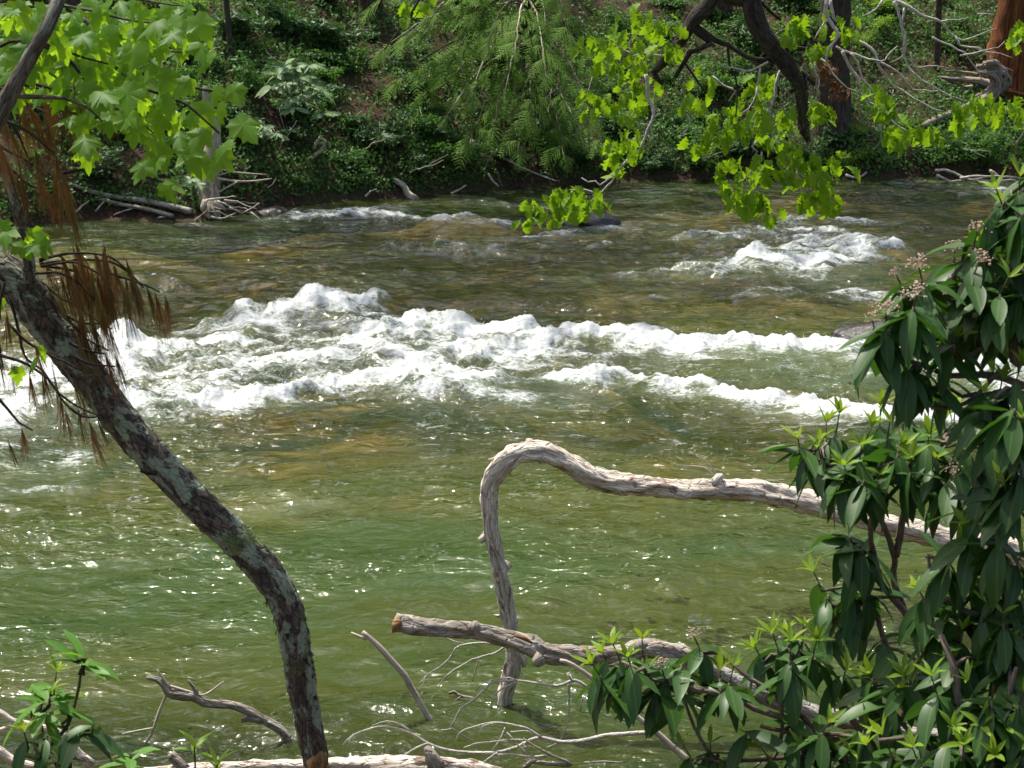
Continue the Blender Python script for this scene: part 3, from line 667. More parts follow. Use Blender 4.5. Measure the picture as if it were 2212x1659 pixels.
# rhododendrons: big pale whorls
def rhodo(label, whorls, base, L):
    b = onbank(*base); r = thing('rhododendron', label, 'bush', b)
    for x, y in whorls:
        p = P(x, y, b.y-U(.7, 1.1)); MB().tube([b, b.lerp(p, .5)+Vector((0, 0, .12)), p], [.014, .006], 6, .1, .05).build('stem', MAT['laurel_stem'], r)
        n = random.randint(8, 11)
        for k in range(n):
            a = k*6.283/n+U(-.2, .2); e = U(-.35, .35); d = Vector((math.cos(a), math.sin(a), e)); d.y -= .45
            put('leaf', random.choice(RHODO), r, basis(p, d, Vector((0, -.75, .8))+rv(.2), L*U(.75, 1.15)))
rhodo('pale green rhododendron with large whorled leaves on the far bank', mp(C1, [(1900, 440), (1840, 540), (1950, 500), (2010, 560), (1880, 640), (1980, 620), (2060, 590), (1800, 480), (2090, 740), (1900, 700), (2000, 420), (1760, 560), (1840, 420)]), C1(1960, 760), .23)
rhodo('small rhododendron with drooping whorls just left of the exposed root', mp(C1, [(1700, 820), (1780, 860), (1660, 860)]), C1(1740, 930), .19)
rhodo('short rhododendron sprig growing at the foot of the pale dead trunk', mp(C1, [(1270, 1190), (1230, 1160)]), C1(1250, 1260), .16)

# ------------------------------------------------------------------ far bank: dead wood
def wood(name, label, cat, pieces, mat, group=None, pname='branch', rough=.1, seg=10, base=None, step=.05, wob=0):
    """pieces: list of (world points, radii); the first is the stem"""
    r = thing(name, label, cat, base or pieces[0][0][0], group)
    for i, (pts, rads) in enumerate(pieces):
        MB().tube(pts, rads, seg if i == 0 else max(5, seg-3), step, rough, wob=wob).build('stem' if i == 0 else pname, mat, r)
    return r
sn = onbank(*CA(270, 1090)); Ys = sn.y
snag = thing('dead_tree', 'pale standing dead trunk with peeling bark above the driftwood pile', 'dead tree', sn)
MB().tube([sn+Vector((-.05, 0, -.35)), P(*CA(270, 1060), Ys), P(*CA(290, 900), Ys), P(*CA(300, 700), Ys), P(*CA(325, 480), Ys), P(*CA(300, 250), Ys), P(*CA(255, 90), Ys), P(*CA(240, -40), Ys)],
          [.19, .15, .115, .105, .09, .07, .05, .02], 16, .05, .12, 8).build('trunk', MAT['snag'], snag)
for e in ((-60, 1190), (80, 1200), (190, 1250), (330, 1180)):
    a = P(*CA(270, 1080), Ys-.05); b = P(*CA(150+e[0]*.6+100, e[1]), Ys-.25); MB().tube([a, (a+b)/2+Vector((0, -.05, .03)), b], [.06, .02], 7, .05, .2).build('root', MAT['snag'], snag)
def farline(c, pts, Y, dz=0):
    out = []
    for p in pts:
        q = c(*p); y_ = min(Y, onbank(*q).y-.06) if q[1] < 470 else Y; out.append(P(*q, y_))
    return out
def stick(label, pts, r0, r1, mat='drift', name='driftwood_stick', twigs=(), group=None, **kw):
    return wood(name, label, 'driftwood', [(pts, [r0, r1])]+list(twigs), MAT[mat], group, **kw)
Yp = Ys-.35
GP = 'driftwood sticks piled at the foot of the pale dead trunk'
pile = [[(240, 1105), (330, 1060), (450, 1050), (550, 1035)], [(310, 1120), (500, 1110), (640, 1110), (780, 1118)], [(480, 1150), (600, 1190), (700, 1160), (790, 1120)], [(110, 1300), (220, 1210), (300, 1120)],
        [(360, 1090), (480, 1125), (560, 1140), (700, 1190)], [(330, 1150), (430, 1180), (560, 1175), (680, 1210)], [(270, 1200), (400, 1220), (520, 1240), (640, 1225)], [(430, 1080), (540, 1095), (650, 1130), (740, 1150)],
        [(280, 1260), (290, 1180), (310, 1130)], [(300, 1240), (450, 1260), (560, 1220)], [(690, 1200), (760, 1240), (830, 1300)]]
ON = ['topmost', 'second from top', 'third from top', 'fourth from top', 'fifth from top', 'sixth from top', 'seventh from top', 'eighth from top', 'ninth from top', 'tenth from top', 'lowest']
for i, q in enumerate(sorted(pile, key=lambda q: sum(v[1] for v in q)/len(q))):
    stick('driftwood stick, '+ON[i]+' in the pile at the foot of the pale dead trunk', farline(CA, q, Yp+U(-.15, .15)), U(.009, .019), .005, ['drift', 'stick', 'drift_bark'][i % 3], group=GP, seg=7, rough=.22, wob=.035)
stick('long reddish stick reaching right from the pale dead trunk', farline(CA, [(360, 865), (560, 895), (740, 890), (900, 868)], Ys-.1), .016, .008, 'stick', twigs=[(farline(CA, [(560, 900), (450, 960), (360, 1010)], Ys-.12), [.013, .008]), (farline(CA, [(940, 870), (900, 930), (850, 960)], Ys-.12), [.008, .004])], seg=7)
stick('thin stick above the reddish stick beside the pale dead trunk', farline(CA, [(370, 765), (500, 800), (650, 815), (850, 830)], Ys-.05), .013, .006, 'stick', twigs=[(farline(CA, [(360, 840), (430, 820), (500, 800)], Ys-.08), [.01, .006])], seg=7)
Yl = W(*CB(1500, 350)).y+.15
stick('long pale log sloping to the water at the left far bank', farline(CB, [(690, 40), (930, 120), (1150, 165), (1400, 200), (1650, 250), (1880, 310)], Yl+.1), .022, .042, 'drift_bark', 'driftwood_log', seg=12, rough=.12)
stick('second pale log just below the long pale log at the left far bank', farline(CB, [(930, 170), (1180, 235), (1450, 285), (1700, 355)], Yl-.15), .022, .028, 'drift_bark', 'driftwood_log', seg=10, rough=.12)
for q, lb in (([(740, 310), (810, 250), (870, 200)], 'short slanting stick at the left end of the pale logs'), ([(860, 395), (950, 280), (1060, 170)], 'thin grey stick crossing the pale logs'), ([(1000, 400), (1150, 330), (1400, 245)], 'thin stick rising to the right under the pale logs'),
              ([(1480, 385), (1600, 360), (1750, 385), (1870, 415)], 'thin stick lying at the waterline right of the pale logs'), ([(1200, 140), (1330, 140), (1450, 190)], 'curved twig arching over the long pale log')):
    stick(lb, farline(CB, q, Yl-.2), .014, .008, 'drift', seg=6, wob=.02)
rt = onbank(*C1(2010, 1010)); Yr = rt.y-.1
stick('curled grey exposed root looping out of the far bank', farline(C1, [(2000, 1030), (2050, 990), (2095, 950), (2095, 905), (2065, 890), (2040, 930), (2030, 960)], Yr), .03, .022, 'snag', 'exposed_root', seg=9)
stick('grey broken root stump at the far waterline left of centre', farline(C2, [(340, 1160), (400, 1210), (430, 1260), (470, 1290)], W(*C2(440, 1285)).y+.1), .035, .06, 'snag', 'root_stump', seg=9, rough=.25)
for q, lb in (([(940, 1120), (970, 1170), (1010, 1205)], 'short tan stick poking out over the mud below the hemlock'), ([(1040, 1020), (1200, 1100), (1380, 1170)], 'long slanting stick leaning on the bank below the hemlock'), ([(700, 1250), (760, 1220), (800, 1195)], 'small twig on the mud at the far waterline'),
              ([(800, 1040), (810, 990), (830, 900)], 'bare root hanging in the dark hollow below the hemlock'), ([(880, 1050), (850, 990), (840, 900)], 'second bare root crossing in the dark hollow below the hemlock'), ([(150, 1270), (180, 1235), (220, 1220)], 'tiny curved twig standing at the left far waterline')):
    a = onbank(*C2(*q[-1])); stick(lb, farline(C2, q, a.y-.25), .016, .009, 'drift', seg=6)
BT = [((560, 95), (600, 150), 'left of the large rhododendron'), ((770, 330), (850, 290), 'below the left hemlock sprays'), ((600, 330), (640, 260), 'beside the small rhododendron'), ((1330, 300), (1400, 210), 'under the middle oak leaves'), ((1460, 190), (1500, 90), 'behind the forked oak limb'), ((1880, 330), (1930, 270), 'left of the pale fallen log'),
      ((720, 90), (800, 60), 'left of the topmost hemlock sprays'), ((560, 300), (520, 240), 'just right of the pale dead trunk'), ((1640, 130), (1700, 60), 'between the two dark oak limbs'), ((1480, 340), (1540, 330), 'above the dark far waterline under the oak'), ((880, 370), (960, 345), 'above the grey root stump'), ((2050, 320), (2130, 340), 'above the right debris')]
for (x0, y0), (x1, y1), lb in BT:
    a = onbank(x0, y0); Yb = a.y-.45; q = [a, P((x0+x1)/2+U(-8, 8), (y0+y1)/2+U(-8, 8), Yb), P(x1, y1, Yb)]; e = P(x1+U(-40, 40), y1-U(10, 40), Yb-.1)
    wood('bare_twig', 'thin bare twig rising from the undergrowth '+lb, 'twig', [(q, [.009, .005]), ([q[1], (q[1]+e)/2+rv(.03), e], [.005, .003])], MAT['stick'], 'bare twigs in the far undergrowth', 'twig', seg=6, wob=.03)
# right: bleached root, fallen log, debris
Yq = onbank(*C3(1950, 600)).y-.1
wadp = farline(C3, [(1940, 440), (2030, 450), (2065, 510), (2040, 570), (1985, 615), (1925, 650)], Yq)
strands = []
for k in range(13):
    a_ = k*2.4; rr_ = .10*math.sqrt(k/13); strands.append(([v+Vector((math.cos(a_+i*.35)*rr_*(1+.3*(i in (1, 2))), -abs(math.sin(a_+i*.35))*rr_, math.sin(a_+i*.35)*rr_))+rv(.015) for i, v in enumerate(wadp)], [U(.03, .05), U(.02, .04)]))
strands += [(farline(C3, [(2040, 560), (1900, 520), (1780, 510), (1650, 500)], Yq+.05), [.07, .02]), (farline(C3, [(1990, 560), (1800, 560), (1600, 530)], Yq+.1), [.04, .015]), (farline(C3, [(1990, 500), (1850, 470), (1700, 455)], Yq+.1), [.04, .012])]
wood('root_wad', 'bleached splintery root wad lying below the red-barked tree', 'driftwood', strands, MAT['root_wood'], pname='strand', seg=9, rough=.25, wob=.02)
stick('pale fallen log slanting down the far bank at the right', farline(C3, [(1990, 620), (1850, 690), (1700, 750), (1510, 835)], Yq-.35), .075, .045, 'root_wood', 'fallen_log', seg=12, rough=.12)
stick('reddish fallen branch at the right edge beside the bleached root', farline(C3, [(2090, 590), (2150, 600), (2230, 620)], Yq), .05, .04, 'cedar', 'fallen_branch', seg=8)
Yd = W(*C3(1900, 1190)).y+.1
deb = ([(1640, 1100), (1740, 1110), (1850, 1155), (1960, 1150)], [(1650, 1130), (1720, 1170), (1800, 1190)], [(1800, 1150), (1950, 1140), (2100, 1140), (2200, 1150)], [(1990, 1100), (2040, 1130), (2090, 1175)], [(1850, 1180), (1990, 1165), (2130, 1190)], [(1060, 1130), (1130, 1150), (1200, 1110)], [(1600, 1180), (1700, 1170), (1830, 1160)], [(2000, 1190), (2100, 1165), (2210, 1180)])
for i, q in enumerate(sorted(deb, key=lambda q: sum(v[0] for v in q)/len(q))):
    stick('tan driftwood stick, '+['leftmost', 'second from left', 'third from left', 'fourth from left', 'fourth from right', 'third from right', 'second from right', 'rightmost'][i]+' in the debris at the right far waterline', farline(C3, q, Yd+U(-.1, .15)), .022, .010, 'drift', group='driftwood debris at the right far waterline', seg=7, rough=.15, wob=.02)

# ------------------------------------------------------------------ near: leaning pine with dead needles
YP = 5.55
def Lp(pts, Y): return [P(x, y, Y if not isinstance(Y, (list, tuple)) else Y[i]) for i, (x, y) in enumerate(pts)]
tr = [(-260, 330), (-110, 490), (-20, 575), (40, 615), (105, 700), (185, 805), (260, 905), (330, 985), (420, 1080), (505, 1160), (575, 1235), (622, 1320), (642, 1420), (660, 1530), (676, 1610)]
w_px = [80, 90, 92, 88, 82, 78, 76, 74, 74, 76, 74, 70, 66, 62, 60]
pb = P(684, 1668, YP); gb = Vector((pb.x+.02, YP, float(nb(pb.x, YP))-.2))
pine = thing('pine_tree', 'leaning lichen-covered dead pine trunk with hanging brown needles at the left', 'tree', gb)
MB().tube(Lp(tr, YP)+[pb, gb], [a/2*YP/FP*1.02 for a in w_px]+[.038, .05], 28, .012, .10, 22).build('trunk', MAT['pine_bark'], pine)
MB().tube([P(693, 1622, YP-.030), P(690, 1636, YP-.030), P(686, 1655, YP-.028), P(690, 1690, YP-.02)], [.006, .024, .032, .030], 14, .008, .30, 40).build('exposed_wood', MAT['heartwood'], pine)
bark = MB()                                               # flakes of bark lifting off the trunk edge
for k in range(420):
    q = random.randrange(2, len(tr)-2); t_ = random.random(); a = Vector((*tr[q], 0)).lerp(Vector((*tr[q+1], 0)), t_); w_ = w_px[q]/2*YP/FP
    c0 = P(a.x, a.y, YP); dr = (P(*tr[q+1], YP)-P(*tr[q], YP)).normalized(); nn = dr.cross(Vector((0, 1, 0))).normalized(); an = U(0, 6.28)
    o_ = nn*math.cos(an)-Vector((0, 1, 0))*math.sin(an); pp = c0+o_*w_*1.0; sd_ = dr.cross(o_)
    L = U(.006, .016); bark.add([pp-sd_*L*.5, pp+sd_*L*.5, pp+sd_*L*.3+dr*L*U(.6, 1.4)+o_*.005, pp-sd_*L*.3+dr*L+o_*.006], [(0, 1, 2, 3)], np.full((4, 3), U(0, 3)))
bo = bark.build('bark_flakes', MAT['oak_bark'], pine, False); bo['kind'] = 'stuff'
MB().tube([P(335, 1022, YP-.05), P(318, 1021, YP-.07), P(303, 1018, YP-.08)], [.008, .006, .004], 6, .01, .2).build('stub', MAT['dark_twig'], pine)
MB().tube(Lp([(60, 610), (62, 560), (48, 500), (30, 430), (5, 370), (-40, 290)], YP-.03), [.022, .019, .016, .013, .011, .010], 12, .015, .12, 20).build('limb', MAT['pine_bark'], pine)
def tuft_mesh(seed, mat):
    r = random.Random(seed); V = []; F = []
    for k in range(32):
        a = r.uniform(0, 6.28); sp = r.uniform(.0, .30); x = math.cos(a)*sp; z = math.sin(a)*sp; L = r.uniform(.65, 1.05); y0 = r.uniform(-.06, .10)
        b = len(V); w_ = .0058; kx = r.uniform(-.04, .04)
        for t_ in (0, .5, 1):
            cx = x*L*t_*(1.15-.3*t_)+kx*t_*t_; cz = z*L*t_*(1.15-.3*t_); ww = w_*(1-.55*t_)
            V += [(cx-ww, y0+L*t_, cz), (cx+ww, y0+L*t_, cz+.003)]
        F += [(b, b+1, b+3, b+2), (b+2, b+3, b+5, b+4)]
    return mesh_np('needle_tuft', np.array(V), np.array(F), mat, False)
TUFT = [tuft_mesh(i, MAT['needle']) for i in range(3)]+[tuft_mesh(9+i, MAT['needle2']) for i in range(3)]
def needle_branch(pts, Y, r0, tufts, L=.13, dn=1.0, olive=.4):
    W_ = Lp(pts, Y); nbr = MB().tube(W_, [r0, .0022], 6, .02, .05, wob=.01).build('branch', MAT['dark_twig'], pine)
    C_, _ = crom(W_, [0]*len(W_), .01); n = len(C_)
    for k in range(tufts):
        i = min(n-1, int(n*(.28+.72*(k+U(.2, 1))/tufts))); p = Vector(C_[i]); i2 = min(n-1, i+2); dr = Vector(C_[i2]-C_[max(0, i2-4)]).normalized()
        off = rv(.02); e = p+off+Vector((U(-.02, .02), U(-.05, .05), -.01)); d = (dr*.35+Vector((U(-.15, .2), U(-.25, .15), -dn))).normalized()
        link('needle_tuft', TUFT[random.randrange(3)+(3 if random.random() < olive else 0)], nbr, basis(e, d, rv(), L*U(.75, 1.15)))
# upper curtain of needles
for pts, n in (([(-30, 120), (40, 175), (90, 190), (130, 205)], 9), ([(-30, 180), (20, 200), (60, 225), (110, 250), (150, 275)], 11), ([(-40, 230), (20, 265), (70, 290), (120, 330)], 10),
               ([(-30, 290), (10, 320), (60, 350), (105, 385)], 10), ([(20, 170), (100, 185), (170, 195), (225, 205)], 6), ([(-20, 350), (30, 370), (70, 400), (125, 410)], 8), ([(110, 230), (170, 250), (215, 265)], 3), ([(-30, 150), (10, 240), (40, 300), (60, 340)], 7)):
    needle_branch(pts, YP-.1+U(-.15, .15), .006, max(2, int(n*.75)), .135, 1.3, .25)
# fan right of the trunk
FAN = [([(85, 560), (150, 548), (220, 550), (265, 575), (300, 618)], 10), ([(85, 570), (170, 560), (235, 565), (280, 590), (308, 622)], 8), ([(88, 575), (160, 570), (215, 592), (240, 615)], 8), ([(85, 565), (125, 548), (140, 560)], 4),
       ([(75, 590), (130, 590), (180, 620), (200, 650)], 7), ([(80, 600), (120, 640), (165, 660), (215, 690)], 6), ([(90, 640), (140, 680), (180, 700), (215, 700), (240, 712)], 6), ([(240, 590), (290, 608), (315, 618), (345, 632)], 2),
       ([(90, 575), (145, 582), (200, 600), (225, 640)], 7), ([(100, 640), (150, 690), (190, 730), (235, 755)], 4)]
for pts, n in FAN: needle_branch(pts, YP-.05+U(-.12, .12), .0045, int(n*1.35)+1, .135, 1.5, .6)
# sparse sprays under the trunk
for pts, n in (([(20, 640), (40, 720), (60, 780), (95, 800), (150, 880), (200, 905)], 6), ([(-30, 760), (40, 780), (90, 810), (130, 850), (190, 890), (225, 900)], 5), ([(-20, 840), (15, 880), (40, 915), (70, 935)], 2), ([(150, 880), (180, 900), (215, 905)], 3), ([(-20, 690), (0, 740), (10, 790)], 3),
               ([(20, 700), (60, 740), (120, 770), (180, 800)], 3), ([(160, 770), (200, 790), (245, 790)], 1), ([(10, 610), (0, 660), (5, 690)], 3), ([(150, 740), (190, 760), (225, 765)], 3)):
    needle_branch(pts, YP-.25+U(-.1, .1), .005, n, .11, 1.3, .6)

# ------------------------------------------------------------------ near: maple at the upper left
YM = 5.2
mb_ = P(-330, 900, YM); mb_ = Vector((mb_.x*.9, YM-.8, float(nb(mb_.x*.9, YM-.8))-.1))
maple = thing('maple_tree', 'maple with broad translucent green leaves and grey trunk at the upper left', 'tree', mb_)
YT = YM-.75
MB().tube([mb_, mb_+Vector((.02, .05, .6)), P(-190, 620, YT), P(-60, 350, YT), P(5, 235, YT), P(55, 140, YT), P(105, 50, YT), P(150, -60, YT+.1), P(220, -260, YT+.4), P(300, -520, YM+.2)], [.06, .045, .034, .025, .021, .018, .0165, .016, .014, .01], 16, .02, .10, 18).build('trunk', MAT['maple_bark'], maple)
MBR = [mp(C1, [(300, 170), (480, 100), (620, 200), (760, 270), (900, 350), (1050, 440), (1170, 540), (1330, 690)]), mp(C1, [(220, 260), (330, 320), (480, 420), (560, 520), (680, 610), (820, 680), (960, 730)]), mp(C1, [(0, 610), (200, 630), (420, 640), (560, 690), (650, 780)]),
       mp(C1, [(150, 330), (260, 400), (400, 420), (560, 430)]), mp(C1, [(350, 30), (500, 60), (700, 100), (880, 130), (1060, 130), (1200, 60)]), mp(C1, [(0, 300), (60, 270), (200, 270), (400, 330), (560, 370), (700, 400)]), mp(C1, [(600, 640), (760, 700), (900, 790), (1000, 880)]),
       mp(C1, [(960, 580), (1080, 620), (1200, 680), (1330, 780), (1420, 860)]), mp(C1, [(800, 280), (950, 300), (1100, 330), (1240, 330)]), mp(C1, [(1170, 540), (1300, 580), (1440, 600)]), mp(C1, [(0, 40), (150, 0), (400, -40), (700, -20), (1000, 20), (1180, 40)]), mp(C1, [(60, 300), (100, 380), (280, 420), (380, 520), (470, 620)]),
       mp(C1, [(560, 450), (700, 560), (900, 600), (1000, 640), (1150, 760)]), mp(C1, [(400, 1120), (640, 1080), (900, 1130), (1040, 1180)])]
mtw = []
for k, q in enumerate(MBR):
    W_ = Lp(q, YM+U(-.35, .45)); mtw.append(W_); MB().tube(W_, [.0075 if k < 3 else .0050, .0022], 6, .03, .05, wob=.008).build('branch', MAT['dark_twig'] if k % 2 else MAT['maple_bark'], maple)
def put_maple(x, y, Y, s, lit=None):
    p = P(x, y, Y); up = Vector((U(-.5, .5), U(-.9, .15), 1)); d = Vector((U(-.8, .8), -U(.0, .7), -U(.15, 1.1)))
    put('leaf', random.choice(MAPLE), maple, basis(p, d, up, s))
nm = 0
for x, y, s in ((330, 60, .12), (560, 200, .12), (640, 250, .10), (900, 300, .10), (620, 620, .10), (830, 560, .11), (930, 850, .09), (1000, 880, .105), (1010, 950, .10), (1290, 680, .11), (1420, 690, .085), (1530, 780, .105), (1500, 940, .095), (1460, 990, .095), (1200, 980, .10), (1280, 1040, .095), (540, 900, .10), (560, 970, .09),
                (940, 1060, .085), (1040, 1040, .06), (1120, 1180, .09), (1060, 1210, .08), (1400, 580, .08), (1500, 570, .085), (1180, 520, .085), (1230, 530, .075), (1200, 720, .08), (1330, 860, .085), (1260, 900, .09), (1150, 880, .085), (1040, 740, .085), (860, 740, .08), (700, 740, .085), (360, 400, .09), (640, 470, .09), (560, 560, .08), (1260, 120, .10), (1190, 170, .085), (1150, 220, .08), (1280, 300, .09), (1360, 360, .09)):
    q = C1(x, y); put_maple(q[0], q[1]-8, YM+U(-.5, .2), s*.88); nm += 1
dens = [(0, 0, 1200, 300, 130), (300, 60, 1200, 480, 65), (0, 250, 700, 620, 90), (450, 450, 1000, 800, 34), (700, 600, 1250, 780, 10)]
for x0, y0, x1, y1, n in dens:
    for k in range(n):
        x, y = U(x0, x1), U(y0, y1)
        if x > 1250-(y-0)*.15 and y < 420: continue
        q = C1(x, y); put_maple(q[0], q[1], YM+U(-.3, .9), U(.055, .088)); nm += 1
for x, y in ((20, 1420), (60, 1470), (210, 1480), (260, 1500), (120, 1560), (200, 1560)): q = C1(x, y); put_maple(*q, YP-.3, .075)
for x, y in ((230, 680), (270, 600), (120, 740), (5, 290)): q = C4(x, y); put_maple(*q, YP-.3, .055)
for q in ([(20, 1400), (120, 1470), (240, 1490)], [(60, 1500), (140, 1560), (200, 1570)]): MB().tube(Lp(mp(C1, q), YP-.28), .002, 5, .02, 0).build('twig', MAT['dark_twig'], maple)

# ------------------------------------------------------------------ near: oak limbs hanging into the top right
YO = 9.2
ob = Vector((3.6, 7.4, float(nb(3.6, 7.4))-.1))
oak = thing('oak_tree', 'oak with dark mossy limbs and bright yellow-green young leaves hanging at the upper right', 'tree', ob)
top = Vector((3.2, 7.9, 4.6))
MB().tube([ob, ob+Vector((0, .05, .6)), Vector((3.5, 7.5, 2.4)), top, Vector((3.0, 8.2, 7.2)), Vector((3.2, 8.4, 10))], [.26, .2, .17, .15, .11, .04], 16, .06, .1, 8).build('trunk', MAT['oak_bark'], oak)
def px2m(w_, Y): return w_/2*Y/FP
def limb(pts, wd, Y=YO, mat='oak_bark', name='limb', pre=(), **kw):
    ys = Y if isinstance(Y, (list, tuple)) else [Y]*len(pts); W_ = list(pre)+[P(x, y, yy_) for (x, y), yy_ in zip(pts, ys)]
    wd = list(np.linspace(wd[0], wd[1], len(pts))) if len(wd) == 2 else list(wd); rs = [px2m(v, YO) for v in wd]; rs = [rs[0]*1.2]*len(pre)+rs
    return MB().tube(W_, rs, kw.get('seg', 12), kw.get('step', .03), kw.get('rough', .14), kw.get('fr', 16), wob=kw.get('wob', .0)).build(name, MAT[mat], oak)
limb([(1610, -120), (1622, 0), (1640, 60), (1668, 100), (1705, 150), (1728, 190), (1733, 240), (1738, 285), (1748, 308)], [46, 44, 42, 40, 36, 31, 28, 22, 9], pre=[top, Vector((2.2, 8.6, 4.9))])
limb([(1590, -130), (1535, 0), (1505, 35), (1485, 65), (1450, 115), (1412, 158)], [40, 36, 32, 28, 24, 12], pre=[top, Vector((2.0, 8.7, 5.0))])
limb(mp(C3, [(60, 140), (220, 260), (300, 290), (430, 370), (600, 395), (690, 440)]), [13, 7])
limb(mp(C3, [(-40, 500), (60, 340), (130, 310), (190, 280), (60, 170)]), [9, 15])
limb(mp(C3, [(660, 300), (740, 310), (800, 318)]), [12, 9])
limb(mp(C3, [(700, 420), (790, 480), (860, 550)]), [13, 6])
limb(mp(C3, [(740, 560), (690, 600), (650, 640)]), [12, 8])
limb(mp(C3, [(0, 380), (60, 460), (150, 590)]), [6, 4], mat='dark_twig')
limb(mp(C3, [(300, 300), (310, 420), (350, 500), (360, 620), (350, 760)]), [6, 3], mat='dark_twig')
limb(mp(C3, [(520, 10), (570, 70), (640, 130)]), [9, 5])
limb([(1412, 158), (1425, 175), (1432, 182)], [11, 7]); limb([(905, 0), (880, 40), (830, 108)], [5, 3], mat='dark_twig', pre=[P(960, -200, YO), P(930, -60, YO)])
TW = [(C2, [(1960, 480), (1980, 600), (2010, 700), (1990, 800), (1940, 970)], (10, 8)), (C2, [(2030, 560), (2000, 760), (1990, 850), (2030, 940)], (6, 3)), (C2, [(1920, 970), (1860, 1010), (1800, 1070), (1740, 1130), (1690, 1220), (1620, 1300)], (7, 4)), (C2, [(1740, 1130), (1660, 1190), (1620, 1160), (1570, 1160), (1530, 1130)], (6, 4)),
      (C2, [(1900, 510), (1950, 520), (1930, 580), (1840, 610)], (6, 4)), (C2, [(1890, 720), (1850, 770), (1770, 830)], (6, 3)), (C2, [(1950, 875), (1890, 905), (1780, 870)], (5, 3)), (C2, [(1660, 1250), (1560, 1240), (1480, 1240)], (5, 3)), (C2, [(2000, 300), (1930, 330), (1830, 345), (1740, 300)], (5, 3)), (C2, [(2060, 360), (1980, 370), (1880, 380)], (5, 3)),
      (C3, [(200, 490), (270, 550), (340, 580), (320, 640)], (6, 4)), (C3, [(560, 400), (430, 460), (330, 470), (240, 420)], (6, 3)), (C3, [(650, 440), (600, 550), (590, 650), (570, 790), (600, 900), (680, 1010), (740, 1110), (830, 1160)], (9, 5)), (C3, [(520, 700), (600, 760), (640, 820), (680, 900)], (6, 3)), (C3, [(680, 1010), (740, 1060), (760, 1060)], (5, 3)),
      (C3, [(740, 1110), (770, 1190), (840, 1240)], (5, 3)), (C3, [(510, 440), (510, 560), (515, 660)], (5, 3)), (C3, [(490, 560), (460, 640), (400, 710)], (5, 3)), (C3, [(520, 980), (500, 1080), (450, 1160), (445, 1190)], (6, 4)), (C3, [(490, 910), (450, 950), (470, 1000), (440, 1050)], (6, 4)), (C3, [(250, 740), (180, 740), (130, 740)], (4, 3)), (C3, [(660, 740), (600, 750), (520, 710)], (6, 4)),
      (C3, [(940, 0), (945, 80), (985, 180), (1000, 250), (960, 340), (945, 430)], (12, 8)), (C3, [(940, 120), (900, 190), (880, 260)], (8, 5)), (C3, [(960, 0), (985, 80), (1010, 160)], (10, 8)), (C3, [(1000, 300), (1080, 330), (1240, 380), (1360, 350), (1420, 310)], (7, 4)), (C3, [(1040, 330), (1080, 430), (1150, 540), (1230, 660), (1320, 750), (1420, 810), (1500, 830)], (9, 4)),
      (C3, [(1090, 340), (1140, 440), (1160, 520), (1220, 600), (1290, 670)], (7, 4)), (C3, [(1090, 250), (1200, 310), (1250, 380), (1300, 480), (1370, 570), (1500, 640), (1620, 720), (1680, 720)], (9, 3)), (C3, [(1260, 390), (1380, 450), (1500, 550), (1680, 600)], (6, 3)), (C3, [(1370, 10), (1400, 60), (1410, 180), (1420, 290), (1440, 400), (1520, 490), (1620, 560), (1720, 600), (1830, 680)], (9, 4)),
      (C3, [(1440, 50), (1440, 200), (1470, 290), (1430, 370), (1360, 420)], (7, 3)), (C3, [(1380, 0), (1480, 60), (1570, 130), (1680, 150), (1760, 210), (1840, 245), (2010, 205)], (10, 3)), (C3, [(1680, 140), (1760, 120), (1870, 100)], (5, 2)), (C3, [(1620, 240), (1720, 300), (1800, 350), (1900, 450), (1960, 530)], (6, 3)), (C3, [(1800, 360), (1920, 330), (2010, 320), (2100, 260)], (5, 2)),
      (C3, [(1770, 230), (1790, 290), (1890, 310), (2010, 390), (2160, 455)], (6, 3)), (C3, [(1900, 310), (2010, 350), (2160, 370)], (5, 2)), (C3, [(1300, 0), (1240, 60), (1170, 110)], (7, 3)), (C3, [(1480, 340), (1540, 430), (1660, 450), (1740, 460)], (5, 2)), (C3, [(900, 380), (940, 410), (990, 500), (1060, 570), (1160, 600)], (6, 3)), (C3, [(860, 400), (880, 470), (910, 520), (890, 640)], (5, 4)), (C3, [(1370, 580), (1355, 620)], (4, 3)),
      (C3, [(0, 880), (60, 800), (40, 720)], (5, 3)), (C3, [(2210, 850), (2140, 920)], (4, 3)), (C3, [(1910, 90), (2010, 95)], (4, 3))]
for c, q, wd in TW:
    limb(mp(c, q), (wd[0]*.85, wd[1]*.65), YO+U(-.25, .25), 'twig_grey', 'twig', seg=6, step=.025, rough=.12, wob=.03)
